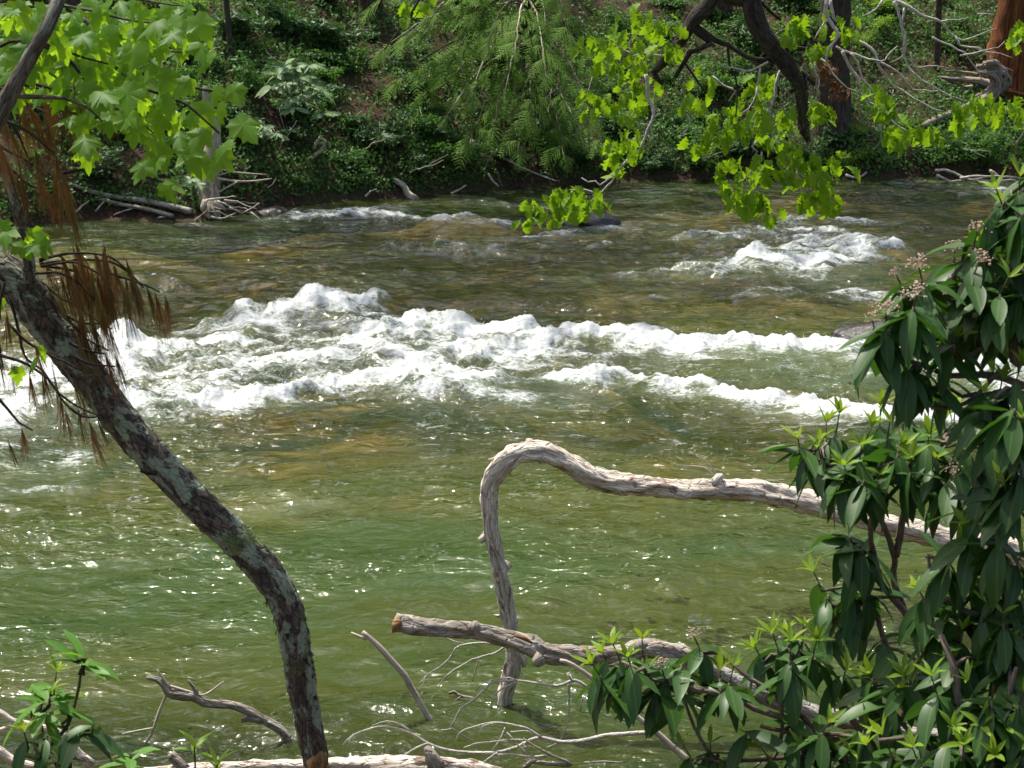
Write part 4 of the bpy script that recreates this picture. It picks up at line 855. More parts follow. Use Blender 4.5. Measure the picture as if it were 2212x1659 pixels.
OC = [(C2, 1600, 250, 9, 30), (C2, 1700, 290, 10, 40), (C2, 1740, 380, 7, 30), (C2, 1850, 260, 10, 45), (C2, 1900, 160, 10, 45), (C2, 2000, 120, 9, 45), (C2, 2080, 220, 10, 45), (C2, 1960, 330, 8, 40), (C2, 1930, 400, 6, 30), (C2, 2080, 310, 6, 30), (C2, 1610, 630, 8, 30), (C2, 1720, 620, 9, 40), (C2, 1790, 600, 6, 25), (C2, 1600, 710, 4, 20), (C2, 1930, 660, 6, 30), (C2, 1850, 700, 4, 22), (C2, 1910, 500, 5, 25), (C2, 2020, 560, 4, 25),
      (C2, 1760, 920, 9, 35), (C2, 1830, 960, 10, 40), (C2, 1740, 1020, 6, 28), (C2, 1860, 900, 6, 28), (C2, 1250, 1320, 8, 30), (C2, 1330, 1360, 8, 32), (C2, 1390, 1230, 8, 30), (C2, 1470, 1220, 5, 25), (C2, 1450, 1320, 9, 35), (C2, 1560, 1300, 10, 38), (C2, 1610, 1270, 6, 25), (C2, 1240, 1410, 4, 20),
      (C3, 120, 900, 6, 30), (C3, 200, 860, 8, 35), (C3, 280, 830, 8, 35), (C3, 270, 720, 6, 30), (C3, 330, 680, 6, 28), (C3, 410, 830, 5, 25), (C3, 460, 700, 8, 35), (C3, 500, 800, 8, 35), (C3, 530, 880, 6, 30), (C3, 480, 560, 7, 30), (C3, 540, 480, 7, 30), (C3, 280, 1020, 5, 25), (C3, 380, 1060, 8, 32), (C3, 400, 1110, 5, 25), (C3, 500, 1090, 7, 30), (C3, 570, 1050, 8, 32), (C3, 290, 1110, 4, 20), (C3, 290, 1190, 4, 20),
      (C3, 350, 1260, 9, 35), (C3, 420, 1240, 9, 35), (C3, 500, 1280, 9, 35), (C3, 560, 1340, 7, 28), (C3, 330, 1310, 4, 20), (C3, 700, 740, 6, 28), (C3, 720, 800, 5, 22), (C3, 850, 700, 9, 35), (C3, 920, 700, 8, 32), (C3, 640, 910, 5, 22), (C3, 710, 930, 6, 26), (C3, 800, 1030, 10, 40), (C3, 880, 1050, 11, 45), (C3, 960, 1090, 9, 40), (C3, 840, 1120, 6, 30), (C3, 690, 1130, 6, 26), (C3, 890, 1230, 9, 38), (C3, 970, 1240, 8, 35), (C3, 850, 1300, 6, 28), (C3, 950, 1310, 6, 28), (C3, 770, 1200, 4, 22),
      (C3, 850, 310, 8, 32), (C3, 880, 340, 6, 28), (C3, 760, 140, 7, 35), (C3, 730, 210, 5, 28), (C3, 640, 200, 4, 25), (C3, 1010, 130, 7, 30), (C3, 1080, 180, 6, 26), (C3, 60, 620, 5, 28), (C3, 120, 640, 4, 24), (C3, 150, 500, 5, 24), (C3, 1300, 640, 7, 28), (C3, 1340, 690, 7, 28), (C3, 1250, 720, 4, 20), (C3, 1390, 800, 7, 26), (C3, 1400, 880, 7, 26), (C3, 1500, 850, 5, 24), (C3, 1590, 860, 8, 30),
      (C3, 1800, 690, 7, 30), (C3, 1860, 690, 8, 32), (C3, 1960, 700, 9, 35), (C3, 2060, 680, 9, 35), (C3, 2130, 700, 9, 32), (C3, 2150, 660, 5, 24), (C3, 1930, 640, 4, 24), (C3, 2190, 150, 6, 22), (C3, 2190, 230, 5, 22), (C3, 1200, 540, 3, 18), (C2, 440, 10, 5, 26), (C2, 500, 20, 4, 20)]
for c, x, y, n, rr in OC:
    q = c(x, y); Y = YO+U(-.3, .3); ctr = P(*q, Y); R_ = rr*1.0/FP*Y*.62
    n = max(3, int(n*1.0))
    for k in range(n):
        off = Vector((random.gauss(0, .6), random.gauss(0, .6), random.gauss(0, .5)))*R_; d = Vector((off.x*8+U(-.6, .6), U(-.6, .5), -U(.25, 1.2))); up = Vector((U(-.6, .6), -U(-.2, 1.0), U(.4, 1)))
        put('leaf', random.choice(OAK), oak, basis(ctr+off*1.2, d, up, U(.055, .088)))
for x, y, n in ((930, 450, 16), (950, 500, 12), (980, 590, 12), (1030, 590, 6)):   # dead leaf tassels
    q = C3(x, y); ctr = P(*q, YO)
    V, F = leaf_cloud(np.array([list(ctr+Vector((U(-.035, .035), U(-.03, .03), U(-.04, .04)))) for k in range(n*2)]), np.array([[0, -.7, .4]]), .045, .4, .8)
    link('dead_leaf_tassel', mesh_np('dead_leaf_tassel', V, F, bpy.data.materials['dead leaves'], False), oak, world=True)
for x, y, s in ((790, 460, 1), (800, 790, 1), (760, 850, 1.1), (830, 920, .8), (690, 600, 1.1), (840, 570, .8), (770, 900, .9)):   # beard lichen on the limb
    q = C3(x, y); ctr = P(*q, YO); V = []; F = []
    for k in range(70):
        a = ctr+rv(.02*s); d = (rv(.4)+Vector((0, 0, -.8))).normalized()*U(.02, .06)*s; sd_ = d.cross(rv()).normalized()*.0022; b = len(V)
        V += [a-sd_, a+sd_, a+d+rv(.01)]; F.append((b, b+1, b+2))
    link('lichen_tuft', mesh_np('lichen_tuft', np.array([list(v) for v in V]), np.array(F), MAT['lichen'], False), oak, world=True)

# ------------------------------------------------------------------ near: driftwood in the water
def D(pts, Y0, Y1=None):
    n = len(pts); ys = np.linspace(Y0, Y1 if Y1 else Y0, n); return [P(x, y, float(v)) for (x, y), v in zip(pts, ys)]
def driftlog(name, label, pts, widths, Y, mat, extra=(), seg=22, rough=.26, step=.018, post=(), post_r=(), ends=None):
    W_ = D(pts, *Y); rs = [px2m(v, (Y[0]+Y[-1])/2) for v in widths]
    r = thing(name, label, 'driftwood', W_[-1] if not post else post[-1])
    MB().tube(W_+list(post), rs+list(post_r), seg, step, rough, 13).build('trunk', MAT[mat], r)
    for nm_, p_, rr_, mt in extra: MB().tube(p_, rr_, 10, .012, .22, 25).build(nm_, MAT[mt], r)
    return r
yb = W(1090, 1530).y
def B(x, y, d=0): return P(x, y, yb+d)
driftlog('driftwood_limb', 'large bleached driftwood limb bent down into the water like a hook', [(1088, 1570), (1090, 1510), (1105, 1450), (1108, 1400), (1098, 1335), (1083, 1250), (1064, 1160), (1056, 1090), (1062, 1035), (1090, 1000), (1130, 978), (1180, 978), (1230, 1000), (1280, 1030), (1340, 1046), (1410, 1050), (1480, 1058), (1560, 1058), (1640, 1064), (1720, 1080), (1790, 1098), (1900, 1130), (2050, 1165)],
         [28, 30, 36, 30, 36, 34, 34, 34, 38, 44, 42, 44, 46, 46, 44, 42, 46, 44, 46, 48, 46, 46, 46], (yb, yb-.15), 'drift', seg=26,
         post=[P(2300, 1230, yb-.2), Vector((3.3, yb-.4, float(nb(3.3, yb-.4))-.1))], post_r=[.05, .06],
         extra=[('knot', [B(1135, 985), B(1142, 962), B(1143, 948)], [.026, .02, .012], 'drift'), ('splinter', [B(1120, 975, -.03), B(1090, 985, -.04), B(1055, 993, -.04)], [.016, .011, .003], 'drift'), ('stub', [B(1060, 1130, -.03), B(1050, 1155, -.04), B(1036, 1168, -.05)], [.022, .017, .012], 'drift'),
                ('stub', [B(1080, 1215), B(1095, 1222), B(1102, 1228)], [.02, .017, .010], 'drift'), ('stub', [B(1118, 1410), B(1130, 1425), B(1133, 1440)], [.018, .015, .01], 'drift'), ('knot', [B(1285, 1030, -.05), B(1275, 1045, -.06), B(1270, 1055, -.06)], [.025, .016, .006], 'drift'), ('splinter', [B(1280, 1048, -.05), B(1266, 1060, -.05)], [.006, .003], 'drift'),
                ('knot', [B(1545, 1045, -.12), B(1555, 1030, -.12), B(1562, 1026, -.12)], [.026, .018, .008], 'drift'), ('splinter', [B(1085, 1005, -.04), B(1100, 1020, -.05), B(1104, 1026, -.05)], [.012, .008, .002], 'drift'), ('twig', [B(1550, 1035, -.1), B(1520, 1010, -.1), B(1465, 1005, -.1)], [.003, .0015], 'stick'), ('twig', [B(1552, 1032, -.1), B(1530, 1000, -.1), B(1505, 985, -.1)], [.003, .0015], 'stick'), ('stub', [B(1090, 1332, -.02), B(1075, 1330, -.03), B(1066, 1328, -.03)], [.01, .007, .002], 'drift')])
y2 = 6.75
def B2(x, y, d=0): return P(x, y, y2+d)
driftlog('driftwood_log', 'grey bark-covered driftwood log lying across in front of the bent limb', [(853, 1345), (880, 1350), (950, 1358), (1020, 1362), (1090, 1378), (1150, 1400), (1180, 1412), (1260, 1416), (1340, 1414), (1400, 1404), (1470, 1416), (1540, 1448), (1620, 1490), (1720, 1530), (1850, 1560)],
         [34, 38, 36, 36, 38, 44, 44, 38, 42, 46, 42, 38, 36, 36, 36], (y2, y2+.1), 'drift_bark', seg=24, post=[P(2000, 1590, y2+.1), Vector((1.95, y2-.1, float(nb(1.95, y2-.1))))], post_r=[.03, .03],
         extra=[('broken_end', [B2(862, 1350, -.005), B2(853, 1348, -.01), B2(848, 1347, -.01)], [.028, .029, .016], 'heartwood'), ('knot', [B2(1022, 1360, -.03), B2(1026, 1350, -.03), B2(1027, 1343, -.03)], [.03, .022, .012], 'drift_bark'), ('stub', [B2(1170, 1420, -.02), B2(1160, 1430, -.03), B2(1156, 1438, -.03)], [.028, .022, .012], 'drift_bark'),
                ('knot', [B2(1385, 1400, -.02), B2(1380, 1390, -.02), B2(1378, 1384, -.02)], [.03, .024, .012], 'drift_bark'), ('bark_scar', [B2(1258, 1404, -.032), B2(1272, 1412, -.034), B2(1284, 1420, -.03)], [.006, .010, .004], 'heartwood'), ('bark_scar', [B2(1110, 1372, -.032), B2(1135, 1380, -.036), B2(1150, 1390, -.03)], [.005, .008, .003], 'heartwood')])
ys_ = W(932, 1562).y
driftlog('driftwood_stick', 'pale forked driftwood stick poking up out of the water at centre', mp(C8, [(130, 780), (230, 870), (310, 960), (400, 1060), (430, 1120), (490, 1220), (540, 1310), (575, 1370)]), [10, 13, 14, 15, 15, 14, 14, 14], (ys_, ys_), 'stick', seg=12, rough=.1,
         extra=[('fork', D(mp(C8, [(155, 825), (105, 808), (55, 785)]), ys_), [.008, .006, .004], 'stick')])
yl = W(*C7(1900, 1500)).y
driftlog('driftwood_branch', 'arched grey driftwood branch beside the base of the leaning pine', mp(C7, [(945, 1075), (1010, 1085), (1060, 1130), (1090, 1175), (1250, 1200), (1320, 1240), (1480, 1250), (1600, 1290), (1720, 1360), (1820, 1420), (1890, 1500), (1910, 1540)]), [8, 12, 16, 22, 20, 18, 18, 20, 20, 20, 20, 20], (yl, yl), 'drift_bark', seg=14,
         extra=[('stub', D(mp(C7, [(1250, 1200), (1265, 1165), (1215, 1090)]), yl), [.014, .010, .003], 'drift_bark'), ('twig', D(mp(C7, [(1095, 1135), (1060, 1090), (1015, 1025)]), yl), [.006, .003], 'stick'), ('twig', D(mp(C7, [(1100, 1130), (1200, 1160), (1320, 1185), (1445, 1100)]), yl), [.006, .003], 'stick'),
                ('twig', D(mp(C7, [(1090, 1150), (1030, 1290), (985, 1420), (940, 1500)]), yl), [.006, .004], 'stick'), ('stub', D(mp(C7, [(1690, 1350), (1620, 1340), (1560, 1350)]), yl), [.017, .014, .010], 'drift_bark'), ('twig', D(mp(C7, [(990, 1400), (880, 1420), (790, 1440)]), yl), [.004, .003], 'stick')])
yg = 6.35
driftlog('driftwood_log', 'pale log lying along the bottom edge under the leaning pine', [(300, 1668), (420, 1662), (560, 1658), (700, 1656), (800, 1652), (900, 1652), (990, 1658), (1060, 1668), (1120, 1690)], [20, 28, 32, 36, 40, 42, 40, 34, 20], (yg, yg), 'drift', seg=20,
         extra=[('stub', [P(400, 1660, yg), P(378, 1640, yg), P(368, 1628, yg)], [.02, .018, .016], 'drift_bark'), ('stub', [P(945, 1655, yg-.03), P(930, 1630, yg-.03), P(920, 1615, yg-.03)], [.03, .024, .010], 'drift_bark'), ('bark_strip', [P(800, 1662, yg-.04), P(860, 1662, yg-.045), P(930, 1660, yg-.04)], [.01, .018, .008], 'drift_bark')])
yt = 6.1
driftlog('driftwood_branch', 'pale forked branch at the bottom left corner behind the young shrub', mp(C7, [(-120, 1260), (0, 1300), (90, 1355), (240, 1385), (380, 1430), (440, 1490), (520, 1580), (600, 1640)]), [14, 14, 13, 14, 16, 20, 22, 22], (yt, yt), 'drift', seg=12,
         extra=[('fork', D(mp(C7, [(90, 1355), (50, 1400), (-40, 1430)]), yt), [.011, .009, .008], 'drift')])
driftlog('driftwood_branch', 'pale branch lying lowest in the bottom left corner', mp(C7, [(-100, 1500), (0, 1560), (80, 1610), (200, 1645), (300, 1660)]), [22, 22, 20, 20, 16], (yt-.15, yt-.15), 'drift', seg=12)
# tangle of bare twigs, each limb a piece
def bare(label, main, Y, wd, tw, mat='twig_grey'):
    W_ = D(mp(C8, main), Y, Y); r = thing('dead_branch', label, 'branch', W_[0])
    MB().tube(W_, [px2m(v, Y) for v in (np.linspace(wd[0], wd[1], len(main)))], 8, .02, .08, wob=.006).build('stem', MAT[mat], r)
    for q, a, b in tw: MB().tube(D(mp(C8, q), Y+U(-.06, .03)), [px2m(a, Y), px2m(b, Y)], 6, .02, .06, wob=.01).build('twig', MAT[mat], r)
bare('long bare grey branch spreading low over the water towards the laurel', [(1960, 1430), (1830, 1440), (1700, 1450), (1560, 1485), (1420, 1495), (1290, 1465), (1220, 1480), (1130, 1520), (1000, 1555), (850, 1560), (690, 1545), (560, 1500), (480, 1450), (380, 1410), (280, 1390), (180, 1400), (70, 1440), (0, 1510)], 6.45, (11, 3),
     [([(450, 1430), (380, 1380), (280, 1360), (180, 1385)], 4, 2), ([(550, 1500), (440, 1540), (330, 1590), (160, 1640)], 5, 2), ([(260, 1560), (220, 1620), (200, 1660)], 4, 2), ([(70, 1440), (40, 1490), (30, 1530)], 3, 2), ([(1290, 1465), (1180, 1400), (1060, 1370), (970, 1355), (850, 1385), (760, 1430), (730, 1500)], 6, 2), ([(970, 1370), (900, 1390), (880, 1450)], 3, 2),
      ([(1210, 1480), (1060, 1480), (900, 1490), (780, 1530)], 4, 2), ([(1000, 1560), (920, 1610), (820, 1660)], 5, 2), ([(1320, 1580), (1180, 1585), (1000, 1575)], 6, 4), ([(1060, 1430), (1120, 1500), (1200, 1580)], 5, 3), ([(1050, 1400), (1020, 1480), (980, 1550)], 5, 3), ([(1160, 1490), (1200, 1560), (1280, 1600)], 4, 2), ([(1270, 1460), (1200, 1420), (1090, 1430)], 4, 3)])
bare('thin pale twig arching in front of the foot of the bent limb', [(1600, 1150), (1500, 1095), (1380, 1130), (1250, 1110), (1130, 1090), (980, 1100), (920, 1150), (850, 1220), (770, 1280), (730, 1350), (700, 1400)], 6.7, (7, 3),
     [([(1130, 1095), (1080, 1070), (960, 1085), (900, 1120), (865, 1165)], 3, 2), ([(1120, 1105), (1020, 1160), (970, 1220), (960, 1280)], 4, 2), ([(1455, 1045), (1480, 1090), (1500, 1100)], 8, 5), ([(1460, 1100), (1465, 1260), (1440, 1430), (1380, 1500), (1320, 1530)], 5, 3), ([(700, 1400), (760, 1440), (850, 1500), (880, 1550)], 4, 2), ([(700, 1405), (660, 1415), (635, 1415)], 3, 2), ([(1595, 1180), (1550, 1220), (1538, 1290)], 4, 3)])
bare('thin grey twig drooping under the bark-covered log at left', [(1130, 890), (1040, 870), (960, 850), (800, 855), (730, 880), (690, 950), (620, 1010), (540, 1060), (490, 1120)], 6.85, (6, 2), [([(780, 855), (720, 840), (650, 805)], 4, 3), ([(535, 1065), (530, 1110), (495, 1165)], 3, 2), ([(1040, 880), (980, 920), (880, 940), (790, 980), (710, 1040), (660, 1080), (630, 1135)], 5, 2), ([(885, 940), (860, 1010), (835, 1095)], 4, 2), ([(905, 825), (980, 860), (1100, 885)], 6, 5)])
bare('slanting brown branch rising from the bottom edge under the laurel', [(2230, 1610), (2120, 1510), (2020, 1420), (1880, 1310), (1750, 1190), (1600, 1070), (1480, 990), (1400, 965)], 6.6, (17, 8), [([(1800, 1190), (1850, 1230), (1950, 1310)], 5, 4), ([(1885, 1290), (1890, 1265)], 4, 3)], 'stick')
bare('short knobbly brown stick at the water left of the bent limb', [(880, 1255), (860, 1215), (760, 1195), (720, 1170), (685, 1180)], W(*C8(870, 1240)).y, (9, 6), [([(760, 1200), (700, 1235), (540, 1250)], 4, 2)], 'drift_bark')
bare('dark wet branch lying low at the bottom centre', [(1170, 1660), (1220, 1620), (1330, 1630), (1480, 1640), (1440, 1615), (1350, 1580), (1250, 1530), (1160, 1470)], 6.4, (12, 4), [([(1560, 1625), (1700, 1615), (1820, 1620)], 5, 4)], 'drift_bark')

# ------------------------------------------------------------------ near: laurel bushes at the right
def bud_mesh(seed):
    r = random.Random(seed); V = []; F = []
    for k in range(34):
        a = r.uniform(0, 6.28); e = r.uniform(.15, 1.5); c0 = Vector((math.cos(a)*math.cos(e), math.sin(e)*.8, math.sin(a)*math.cos(e)))*r.uniform(.55, 1.0); s = r.uniform(.07, .12); b = len(V)
        V += [tuple(c0+Vector(o)*s) for o in oc]; F += [tuple(b+i for i in f) for f in of]
        q = Vector((c0.z, 0, -c0.x)).normalized()*.012 if c0.length > .1 else Vector((.012, 0, 0)); b = len(V); V += [tuple(-q), tuple(q), tuple(c0)]; F += [(b, b+1, b+2)]
    return mesh_np('bud_cluster', np.array(V), np.array(F), MAT['bud'], True)
BUD = [bud_mesh(i) for i in range(3)]
def laurel(label, limbs, tips, base, name='laurel_bush', L=.122, cat='bush', leafset=LAUREL, stem='laurel_stem', droop=(.15, 1.5)):
    """limbs: world polylines with radii; tips: (x, y, Y, leaves, young, buds)"""
    r = thing(name, label, cat, base); T0 = Matrix.Translation(-r.location); nodes = []
    for pts, r0, r1 in limbs:
        MB().tube(pts, [r0, r1], 10, .025, .1, 16, wob=.012).build('stem', MAT[stem], r)
        C_, R_ = crom(pts, np.linspace(r0, r1, len(pts)), .04); nodes += [Vector(c) for c in C_[len(C_)//4:]]
    for tp in tips:
        x, y, Y, nl, ny, bud = tp[:6]; p = P(x, y, Y); nd = min(nodes, key=lambda c: (c-p).length + (.12 if c.z > p.z else 0)); v = p-nd
        mid = nd.lerp(p, .55)+Vector((0, 0, -.04*v.length))+rv(.012)
        tw = MB().tube([nd, mid, p-Vector((v.x*.05, 0, .02)), p], [.0055, .003], 6, .03, .06).build('twig', MAT[stem], r)
        ax = (v.normalized()*.5+Vector((0, -.1, .8))).normalized(); e1 = ax.orthogonal().normalized(); e2 = ax.cross(e1); ph = U(0, 6)
        for k in range(nl):
            a = ph+k*2.4+U(-.25, .25); o_ = e1*math.cos(a)+e2*math.sin(a); drop = U(*droop); d = o_*1.0+Vector((0, 0, -drop))+ax*.15
            pos = p-ax*(.006*k*U(.5, 1)); put('leaf', random.choice(leafset), r, basis(pos, d, Vector((0, 0, 1))*.8+o_*drop*.9+rv(.2), L*U(.72, 1.15)), par=tw)
        if ny:
            q = p+ax*U(.015, .05); MB().tube([p, q], .0018, 5, .03, 0).build('shoot', MAT['green_stem'], r)
            for k in range(ny):
                a = ph+k*2.4; o_ = e1*math.cos(a)+e2*math.sin(a); put('young_leaf', random.choice(YOUNG), r, basis(q, ax*U(.5, 1.2)+o_*.75, ax-o_*.5, U(.032, .062)), par=tw)
        if bud:
            q = p+ax*.03; MB().tube([p, q], .002, 5, .03, 0).build('flower_stalk', MAT['green_stem'], r)
            link('flower_bud_cluster', random.choice(BUD), r, T0 @ basis(q, ax+rv(.15), rv(), bud))
    return r
def cl(c, lst): return [(*c(t_[0], t_[1]), *t_[2:]) for t_ in lst]
Y1 = 4.3
def gp(x, y): return Vector((x, y, float(nb(x, y))-.08))
b1 = gp(1.75, 4.5)
T1 = cl(C6, [(1550, 170, 4.2, 9, 0, .036), (1420, 215, 4.25, 4, 0, .02), (1500, 350, 4.1, 10, 0, .035), (1430, 390, 4.2, 6, 0, .028), (1320, 470, 4.15, 10, 0, .036), (1250, 520, 4.2, 7, 0, .028), (1760, 70, 4.4, 8, 0, .03), (1890, 140, 4.2, 9, 0, .036), (2020, 190, 4.3, 9, 4, .03), (2090, 190, 4.25, 8, 0, .03), (1880, 390, 4.4, 8, 0, .022),
           (1640, 330, 4.3, 8, 0, 0), (1760, 590, 4.2, 9, 5, 0), (1700, 400, 4.45, 8, 0, 0), (2060, 270, 4.15, 10, 5, 0), (2000, 60, 4.5, 9, 4, 0), (2150, 60, 4.3, 9, 5, 0), (2190, 270, 4.2, 9, 0, 0), (2130, 420, 4.35, 8, 0, 0), (1900, 520, 4.4, 7, 0, 0), (1450, 740, 4.15, 8, 0, 0), (1520, 730, 4.2, 6, 0, 0), (1650, 850, 4.2, 5, 0, 0), (1720, 820, 4.3, 4, 0, 0), (1590, 900, 4.2, 3, 0, 0),
           (1560, 520, 4.35, 6, 0, 0), (1800, 240, 4.35, 8, 0, 0), (2180, 480, 4.3, 6, 0, 0)]) + cl(C3, [(2070, 1320, 4.3, 6, 6, 0), (1990, 1400, 4.25, 7, 0, 0), (2180, 1230, 4.3, 8, 4, 0), (2120, 1440, 4.35, 8, 3, 0), (2200, 1380, 4.2, 8, 0, 0), (2240, 1120, 4.4, 7, 4, 0), (1890, 1580, 4.25, 8, 0, .035), (2190, 1560, 4.3, 8, 0, .03)])
lim1 = [([b1, Vector((1.62, 4.4, 1.2)), P(2280, 860, 4.35), P(2185, 780, 4.3), P(2180, 735, 4.3), P(2120, 700, 4.28), P(2040, 640, 4.25)], .018, .006),
        ([P(2280, 860, 4.35), P(2150, 820, 4.3), P(2060, 815, 4.28), P(1990, 790, 4.25), P(1920, 760, 4.2)], .010, .004), ([P(2180, 735, 4.3), P(2140, 740, 4.3), P(2080, 770, 4.25), P(2040, 740, 4.25)], .008, .003), ([P(2160, 800, 4.3), P(2110, 850, 4.25), P(2050, 880, 4.22), P(1990, 880, 4.2)], .006, .003),
        ([Vector((1.62, 4.4, 1.2)), P(2300, 700, 4.4), P(2250, 560, 4.35), P(2200, 460, 4.3)], .012, .005)]
laurel('laurel branch with pink flower buds reaching out over the rapids at the right', lim1, T1, b1)
b2 = gp(1.45, 4.9)
T2 = cl(C6, [(760, 1240, 4.6, 7, 5, 0), (930, 1200, 4.7, 7, 7, 0), (1000, 1160, 4.7, 4, 7, 0), (1190, 1220, 4.6, 8, 7, 0), (1150, 1330, 4.5, 9, 8, 0), (1060, 1440, 4.5, 8, 6, 0), (1280, 1110, 4.75, 3, 7, 0), (1440, 1090, 4.8, 3, 8, 0), (1500, 1110, 4.8, 3, 6, 0), (1330, 1200, 4.6, 7, 7, 0), (1400, 1300, 4.5, 9, 7, 0), (1590, 1240, 4.5, 8, 8, 0), (1700, 1130, 4.8, 3, 7, 0), (1760, 1100, 4.8, 2, 5, 0), (1480, 1420, 4.45, 9, 6, 0),
           (1260, 1480, 4.45, 9, 4, 0), (1620, 1400, 4.45, 8, 5, 0), (1750, 1330, 4.5, 8, 6, 0), (900, 1330, 4.6, 7, 4, 0), (1180, 1470, 4.4, 7, 0, 0), (1740, 1470, 4.4, 8, 0, .025), (830, 1290, 4.6, 6, 3, 0), (1850, 1250, 4.6, 8, 5, 0)])
lim2 = [([b2, P(1960, 1330, 4.8), P(1935, 1200, 4.7), P(1900, 1110, 4.6), P(1840, 1030, 4.55), P(1780, 1000, 4.6), P(1740, 980, 4.6)], .010, .004), ([P(1935, 1200, 4.7), P(1960, 1080, 4.6), P(1990, 1000, 4.6), P(2060, 960, 4.7)], .010, .004), ([P(1960, 1330, 4.8), P(1900, 1250, 4.7), P(1880, 1150, 4.6), P(1890, 1050, 4.6), P(1900, 980, 4.7)], .009, .004)]
laurel('laurel bush with fresh yellow-green shoots around the end of the bent driftwood limb', lim2, T2, b2)
b3 = gp(1.7, 4.3)
T3 = cl(C6, [(1960, 960, 4.1, 9, 3, 0), (2060, 880, 4.2, 8, 7, 0), (2160, 830, 4.15, 8, 8, 0), (2150, 1010, 4.0, 9, 0, 0), (2050, 1120, 4.05, 9, 0, 0), (2190, 1180, 4.0, 9, 3, 0), (1980, 1240, 4.15, 8, 5, 0), (2100, 1320, 4.05, 9, 0, 0), (2010, 1420, 4.1, 8, 4, 0), (2190, 1440, 4.0, 9, 5, 0), (2100, 1560, 4.0, 9, 4, 0), (1930, 1560, 4.2, 8, 4, 0)]) + \
     cl(C9, [(1860, 140, 4.1, 9, 6, 0), (1730, 320, 4.15, 10, 3, 0), (2050, 200, 4.0, 9, 4, 0), (2170, 330, 4.05, 9, 5, 0), (1900, 420, 4.2, 8, 5, 0), (2080, 500, 4.1, 9, 0, 0), (2080, 720, 4.0, 10, 3, 0), (1560, 560, 4.2, 9, 6, 0), (1990, 620, 4.1, 8, 6, 0), (2180, 720, 4.05, 9, 0, 0), (1830, 640, 4.2, 9, 4, 0), (1700, 560, 4.3, 8, 3, 0), (2200, 560, 4.2, 8, 3, 0), (1990, 330, 4.3, 8, 3, 0)])
lim3 = [([b3, P(2240, 1500, 4.15), P(2200, 1350, 4.1), P(2150, 1220, 4.1), P(2110, 1080, 4.1), P(2120, 960, 4.1), P(2150, 860, 4.1)], .018, .005), ([P(2200, 1350, 4.1), P(2120, 1330, 4.15), P(2040, 1280, 4.2), P(2000, 1200, 4.2)], .010, .004), ([P(2150, 1220, 4.1), P(2190, 1100, 4.05), P(2210, 960, 4.05)], .009, .004)]
laurel('dense dark laurel bush filling the right edge of the photo', lim3, T3, b3)
b4 = gp(1.25, 5.0)
T4 = cl(C9, [(1090, 530, 4.7, 8, 4, 0), (1200, 500, 4.7, 7, 5, 0), (930, 560, 4.75, 6, 0, 0), (1110, 640, 4.7, 6, 0, 0), (890, 470, 4.8, 1, 4, 0), (1040, 150, 4.7, 5, 0, 0), (1090, 170, 4.65, 7, 0, 0), (1170, 240, 4.6, 8, 0, 0), (1240, 270, 4.7, 5, 0, 0), (700, 960, 4.4, 10, 6, 0), (850, 920, 4.5, 8, 8, 0), (620, 880, 4.6, 6, 6, 0), (510, 940, 4.6, 4, 9, 0), (680, 830, 4.7, 4, 6, 0), (780, 830, 4.7, 5, 6, 0), (940, 800, 4.7, 7, 0, 0), (1290, 830, 4.6, 7, 0, 0),
           (1450, 1090, 4.3, 10, 7, 0), (1230, 1080, 4.4, 8, 7, 0), (1050, 1050, 4.5, 7, 6, 0), (1580, 960, 4.4, 6, 8, 0), (1350, 1230, 4.3, 9, 4, 0), (910, 1430, 4.3, 8, 5, 0), (1180, 1420, 4.3, 8, 4, 0), (720, 1380, 4.4, 5, 0, 0), (560, 1590, 4.4, 7, 5, 0), (780, 1560, 4.35, 7, 4, 0), (1060, 1600, 4.3, 8, 4, 0)])
lim4 = [([b4, P(1900, 1640, 4.7), P(1820, 1520, 4.65), P(1760, 1440, 4.6), P(1720, 1430, 4.6)], .014, .005), ([P(1900, 1640, 4.7), P(1960, 1520, 4.7), P(1990, 1450, 4.6), P(2010, 1420, 4.5)], .010, .004), ([P(1960, 1520, 4.7), P(1920, 1400, 4.75), P(1880, 1300, 4.75), P(1855, 1250, 4.75), P(1860, 1200, 4.75)], .009, .004), ([P(1900, 1640, 4.7), P(1800, 1600, 4.5), P(1690, 1580, 4.4), P(1640, 1570, 4.4)], .010, .004)]
laurel('mid-height laurel bush with bare brown stems in front of the green pool', lim4, T4, b4)
b5 = gp(1.05, 4.6)
T5 = cl(C9, [(110, 870, 4.5, 8, 0, .026), (310, 1110, 4.4, 10, 5, 0), (250, 1080, 4.45, 6, 4, 0), (20, 1190, 4.5, 4, 0, 0), (420, 1420, 4.4, 3, 0, 0), (60, 1590, 4.4, 5, 3, 0), (190, 1560, 4.4, 6, 3, 0), (310, 1590, 4.4, 5, 0, 0)]) + cl(C8, [(1790, 960, 4.4, 8, 6, 0), (1660, 1060, 4.4, 8, 5, 0), (1860, 1000, 4.35, 8, 7, 0), (2030, 1130, 4.4, 9, 4, 0), (2080, 1080, 4.4, 7, 0, .03), (1700, 960, 4.5, 3, 7, 0), (1940, 950, 4.5, 3, 6, 0), (2190, 990, 4.45, 6, 0, 0)])
lim5 = [([b5, P(1880, 1640, 4.5), P(1760, 1580, 4.45), P(1650, 1540, 4.42), P(1560, 1500, 4.4), P(1480, 1480, 4.4), P(1400, 1460, 4.4)], .012, .004), ([P(1760, 1580, 4.45), P(1690, 1500, 4.45), P(1600, 1450, 4.45), P(1550, 1410, 4.5)], .008, .003), ([P(1880, 1640, 4.5), P(1740, 1640, 4.42), P(1600, 1640, 4.4), P(1540, 1640, 4.4)], .008, .003)]
laurel('low laurel branch reaching left in front of the bark-covered driftwood log', lim5, T5, b5)
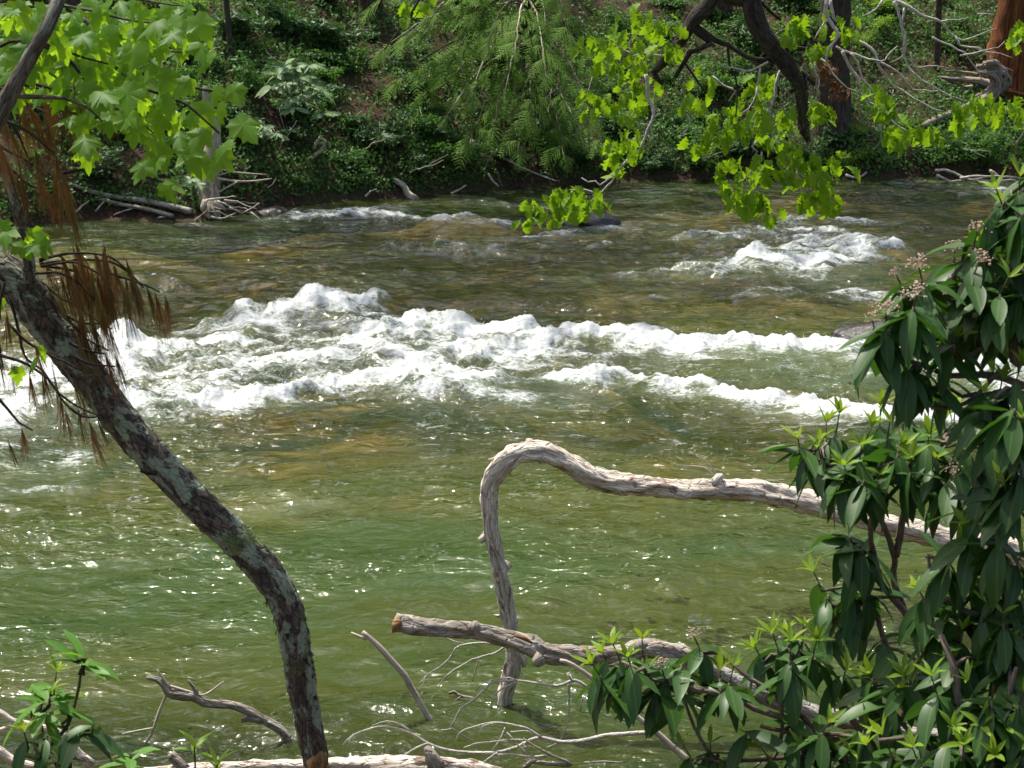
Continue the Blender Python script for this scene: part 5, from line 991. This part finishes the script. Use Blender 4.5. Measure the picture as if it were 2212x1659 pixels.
b6 = gp(1.55, 4.0)
T6 = cl(C9, [(1650, 1180, 4.0, 8, 5, 0), (1900, 1210, 3.95, 9, 5, 0), (2000, 1230, 3.9, 9, 0, 0), (2120, 1000, 4.0, 9, 4, 0), (1800, 880, 4.1, 9, 5, 0), (1750, 1040, 4.1, 8, 4, 0), (1720, 1500, 3.9, 5, 9, 0), (1600, 1440, 4.0, 5, 8, 0), (1820, 1560, 3.85, 8, 8, 0), (1520, 1600, 3.95, 8, 6, 0), (2080, 1450, 3.9, 9, 4, 0), (1950, 1420, 3.9, 8, 6, 0), (1350, 1560, 4.1, 8, 5, 0), (2180, 1250, 3.9, 9, 3, 0), (2190, 1580, 3.85, 9, 5, 0), (1240, 1600, 4.1, 8, 5, 0), (2010, 1620, 3.85, 8, 5, 0), (1660, 760, 4.2, 8, 4, 0), (2190, 880, 4.1, 9, 0, 0), (1950, 900, 4.1, 8, 4, 0)])
lim6 = [([b6, P(2180, 1760, 4.0), P(2120, 1640, 3.98), P(2080, 1540, 4.0), P(2060, 1440, 4.0), P(2030, 1380, 4.05)], .016, .006), ([P(2180, 1760, 4.0), P(2050, 1660, 3.98), P(1980, 1600, 4.0), P(1900, 1600, 4.0)], .010, .004), ([P(2120, 1640, 3.98), P(2170, 1540, 3.95), P(2190, 1440, 3.95)], .010, .004)]
laurel('laurel bush with glossy leaves in the bottom right corner', lim6, T6, b6)

# ------------------------------------------------------------------ near: young shrub and sprigs, bottom left
def gl(x, y, Y): v = P(x, y, Y); return Vector((v.x, Y, float(nb(v.x, Y))-.05))
bs = gl(90, 1720, 4.3)
laurel('young shrub with fresh green leaves in the bottom left corner', [([bs, P(*C7(320, 1600), 4.3), P(*C7(440, 1400), 4.3), P(*C7(490, 1220), 4.3), P(*C7(530, 1020), 4.3), P(*C7(545, 960), 4.3)], .005, .0028), ([P(*C7(320, 1600), 4.3), P(*C7(280, 1480), 4.3), P(*C7(250, 1320), 4.3)], .0035, .002)],
       cl(C7, [(545, 950, 4.3, 8, 0, 0), (540, 1010, 4.3, 3, 0, 0), (350, 1140, 4.35, 3, 6, 0), (320, 1210, 4.3, 6, 3, 0), (200, 1290, 4.3, 4, 0, 0), (440, 1290, 4.3, 2, 0, 0), (300, 1300, 4.3, 4, 0, 0)]), bs, 'young_shrub', .10, 'bush', BROAD, 'green_stem', (-.7, .5))
bs = gl(150, 1760, 4.1)
laurel('dark-leaved low shrub under the young shrub in the bottom left corner', [([bs, P(*C7(440, 1480), 4.15), P(*C7(480, 1400), 4.2)], .006, .003), ([bs, P(*C7(250, 1600), 4.15), P(*C7(200, 1500), 4.15)], .005, .003)],
       cl(C7, [(500, 1390, 4.15, 5, 0, 0), (600, 1380, 4.15, 4, 0, 0), (300, 1450, 4.2, 5, 0, 0), (170, 1480, 4.2, 2, 6, 0), (370, 1620, 4.1, 5, 0, 0)]), bs, 'low_shrub', .105, 'bush', LAUREL, 'green_stem')
for x, y, n, lb in ((840, 1570, 8, 'leafy green sprig with spreading leaves left of the bottom log stub'), (1255, 1500, 7, 'upright narrow-leaved green sprig in front of the bottom log'), (1400, 1610, 7, 'small green sprig just left of the pine base')):
    q = C7(x, y); Y = 4.4; top_ = P(*q, Y); b = Vector((top_.x-.01, Y, float(nb(top_.x, Y))-.03)); r = thing('sprig', lb, 'plant', b)
    MB().tube([b, b.lerp(top_, .5)+Vector((.004, 0, 0)), top_], .0022, 6, .03, .05).build('stem', MAT['green_stem'], r)
    for k in range(n):
        a = k*2.4+U(-.2, .2); d = Vector((math.cos(a)*.75, math.sin(a)*.75, U(.25, 1.1))) if x != 840 else Vector((math.cos(a), math.sin(a)*.8, U(-.05, .45)))
        link('leaf', random.choice(YOUNG if x != 840 else BROAD), r, Matrix.Translation(-r.location) @ basis(top_+Vector((0, 0, -.006*k)), d, Vector((0, 0, 1))-d*.3, (.058 if x != 840 else .085)*U(.8, 1.15)))
flush_queue()
print('maple leaves', nm, 'hemlock sprays', nsp, 'objects', len(bpy.data.objects))
